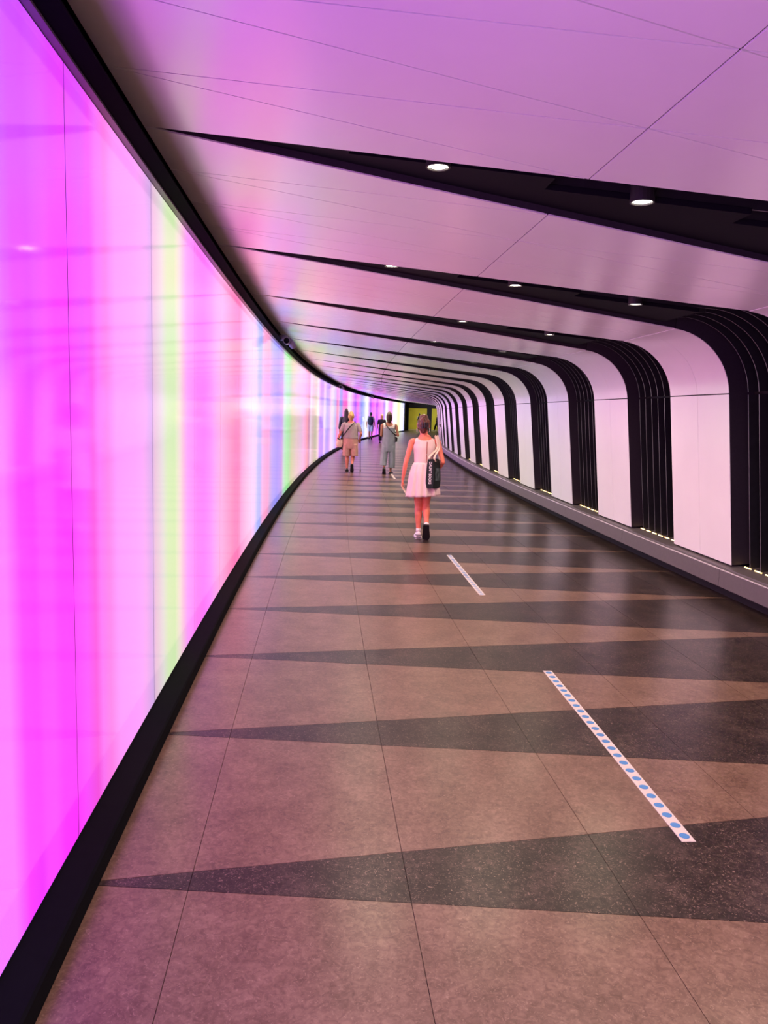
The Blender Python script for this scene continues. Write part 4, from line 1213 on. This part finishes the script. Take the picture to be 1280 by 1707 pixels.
walker('far person with white shirt and dark backpack inside the yellow hall', (P1[0], P1[1]), -0.1, 1.78, SKIN2, BLKH, WHITE, BLK, dict(sleeve='short', hem=0.12, hair='short'), voxel=0.014)
backpack((P1[0], P1[1], 0.98), -0.1, BLK, 'small dark backpack on the far person in white shirt')
walker('far person in rust shirt inside the yellow hall, seen over the girl', (P2[0], P2[1]), 0.1, 1.70, SKIN2, BLKH, RUST, BLK, dict(sleeve='short', hem=0.12, hair='short'), voxel=0.014)
walker('dark-clothed far person striding past the narrow door opening', (P3[0], P3[1]), 1.2, 1.74, SKIN2, BLKH, BLK, BLK, dict(sleeve='long', hem=0.10, hair='short', loose=True), stride=0.26, voxel=0.014)

# ------------------------------------------------------------------ security cameras on the fascia
CAMG = material('grey_camera_shell', (0.20, 0.16, 0.18), rough=0.35, vary=0.08, scale=20)
LENS = material('camera_glass', (0.01, 0.01, 0.012), rough=0.08, vary=0.1, scale=20)
def cctv(s, label, k=1.0):
    o = empty('security_camera', P(s, 0.11, 2.645), -heading(s), label=label, category='camera', group='security cameras above the light wall')
    b = MB(); tube(b, [(-0.03, 0, 0.10), (0.03, 0, 0.10)], [0.045 * k, 0.045 * k], 14, ref=Vector((0, 0, 1))); b.obj('mount', CAMG, o, smooth=True)
    b = MB(); tube(b, [(0.03, 0, 0.10), (0.08, 0.0, 0.085), (0.10, 0.0, 0.05)], [0.018 * k] * 3, 8); b.obj('arm', CAMG, o, smooth=True)
    b = MB(); tube(b, [(0.10, 0.02, 0.06), (0.13, 0.0, 0.02), (0.155, -0.01, -0.02)], [0.045 * k, 0.05 * k, 0.05 * k], 16); b.obj('housing', CAMG, o, smooth=True)
    # barrel looking back along the tunnel
    n = 18; b = MB()
    def ring(y, r, dz=0.0): return [(0.065 + r * math.cos(2 * math.pi * i / n), y, 0.045 + dz + r * math.sin(2 * math.pi * i / n)) for i in range(n)]
    R_ = [ring(0.06, 0.03), ring(0.05, 0.05), ring(-0.14, 0.055), ring(-0.15, 0.055), ring(-0.15, 0.046), ring(-0.12, 0.044)]
    for r0, r1 in zip(R_[:-1], R_[1:]):
        for i in range(n):
            b.quad(r0[i], r0[(i + 1) % n], r1[(i + 1) % n], r1[i])
    b.poly(R_[0])
    b.obj('barrel', CAMG, o, smooth=True, weld=True)
    b = MB(); b.poly(ring(-0.118, 0.044)); b.poly(ring(-0.112, 0.044)[::-1]); b.obj('lens', LENS, o)
    return o
cctv(12.2, 'round-nosed grey security camera above the light wall, nearest the viewer')
cctv(33.0, 'second small security camera further along above the light wall')
cctv(51.0, 'tiny distant security camera above the light wall near its end')

# ------------------------------------------------------------------ small call box on a far wall panel
sB = 36.6
pt = P(sB, wall_pt(0.53)[0] - 0.02, wall_pt(0.53)[1])
o = empty('call_box', pt, -heading(sB), label='small grey box fixed to a distant white wall panel', category='box')
b = MB(); b.prism([(-0.03, -0.06, -0.08), (-0.03, 0.06, -0.08), (-0.03, 0.06, 0.08), (-0.03, -0.06, 0.08)], [(0.03, -0.06, -0.08), (0.03, 0.06, -0.08), (0.03, 0.06, 0.08), (0.03, -0.06, 0.08)]); b.obj('case', M['lip'], o)
b = MB(); tube(b, [(-0.03, 0, 0.02), (-0.038, 0, 0.02)], [0.02, 0.02], 10, ref=Vector((0, 0, 1))); b.obj('button', M['black'], o)
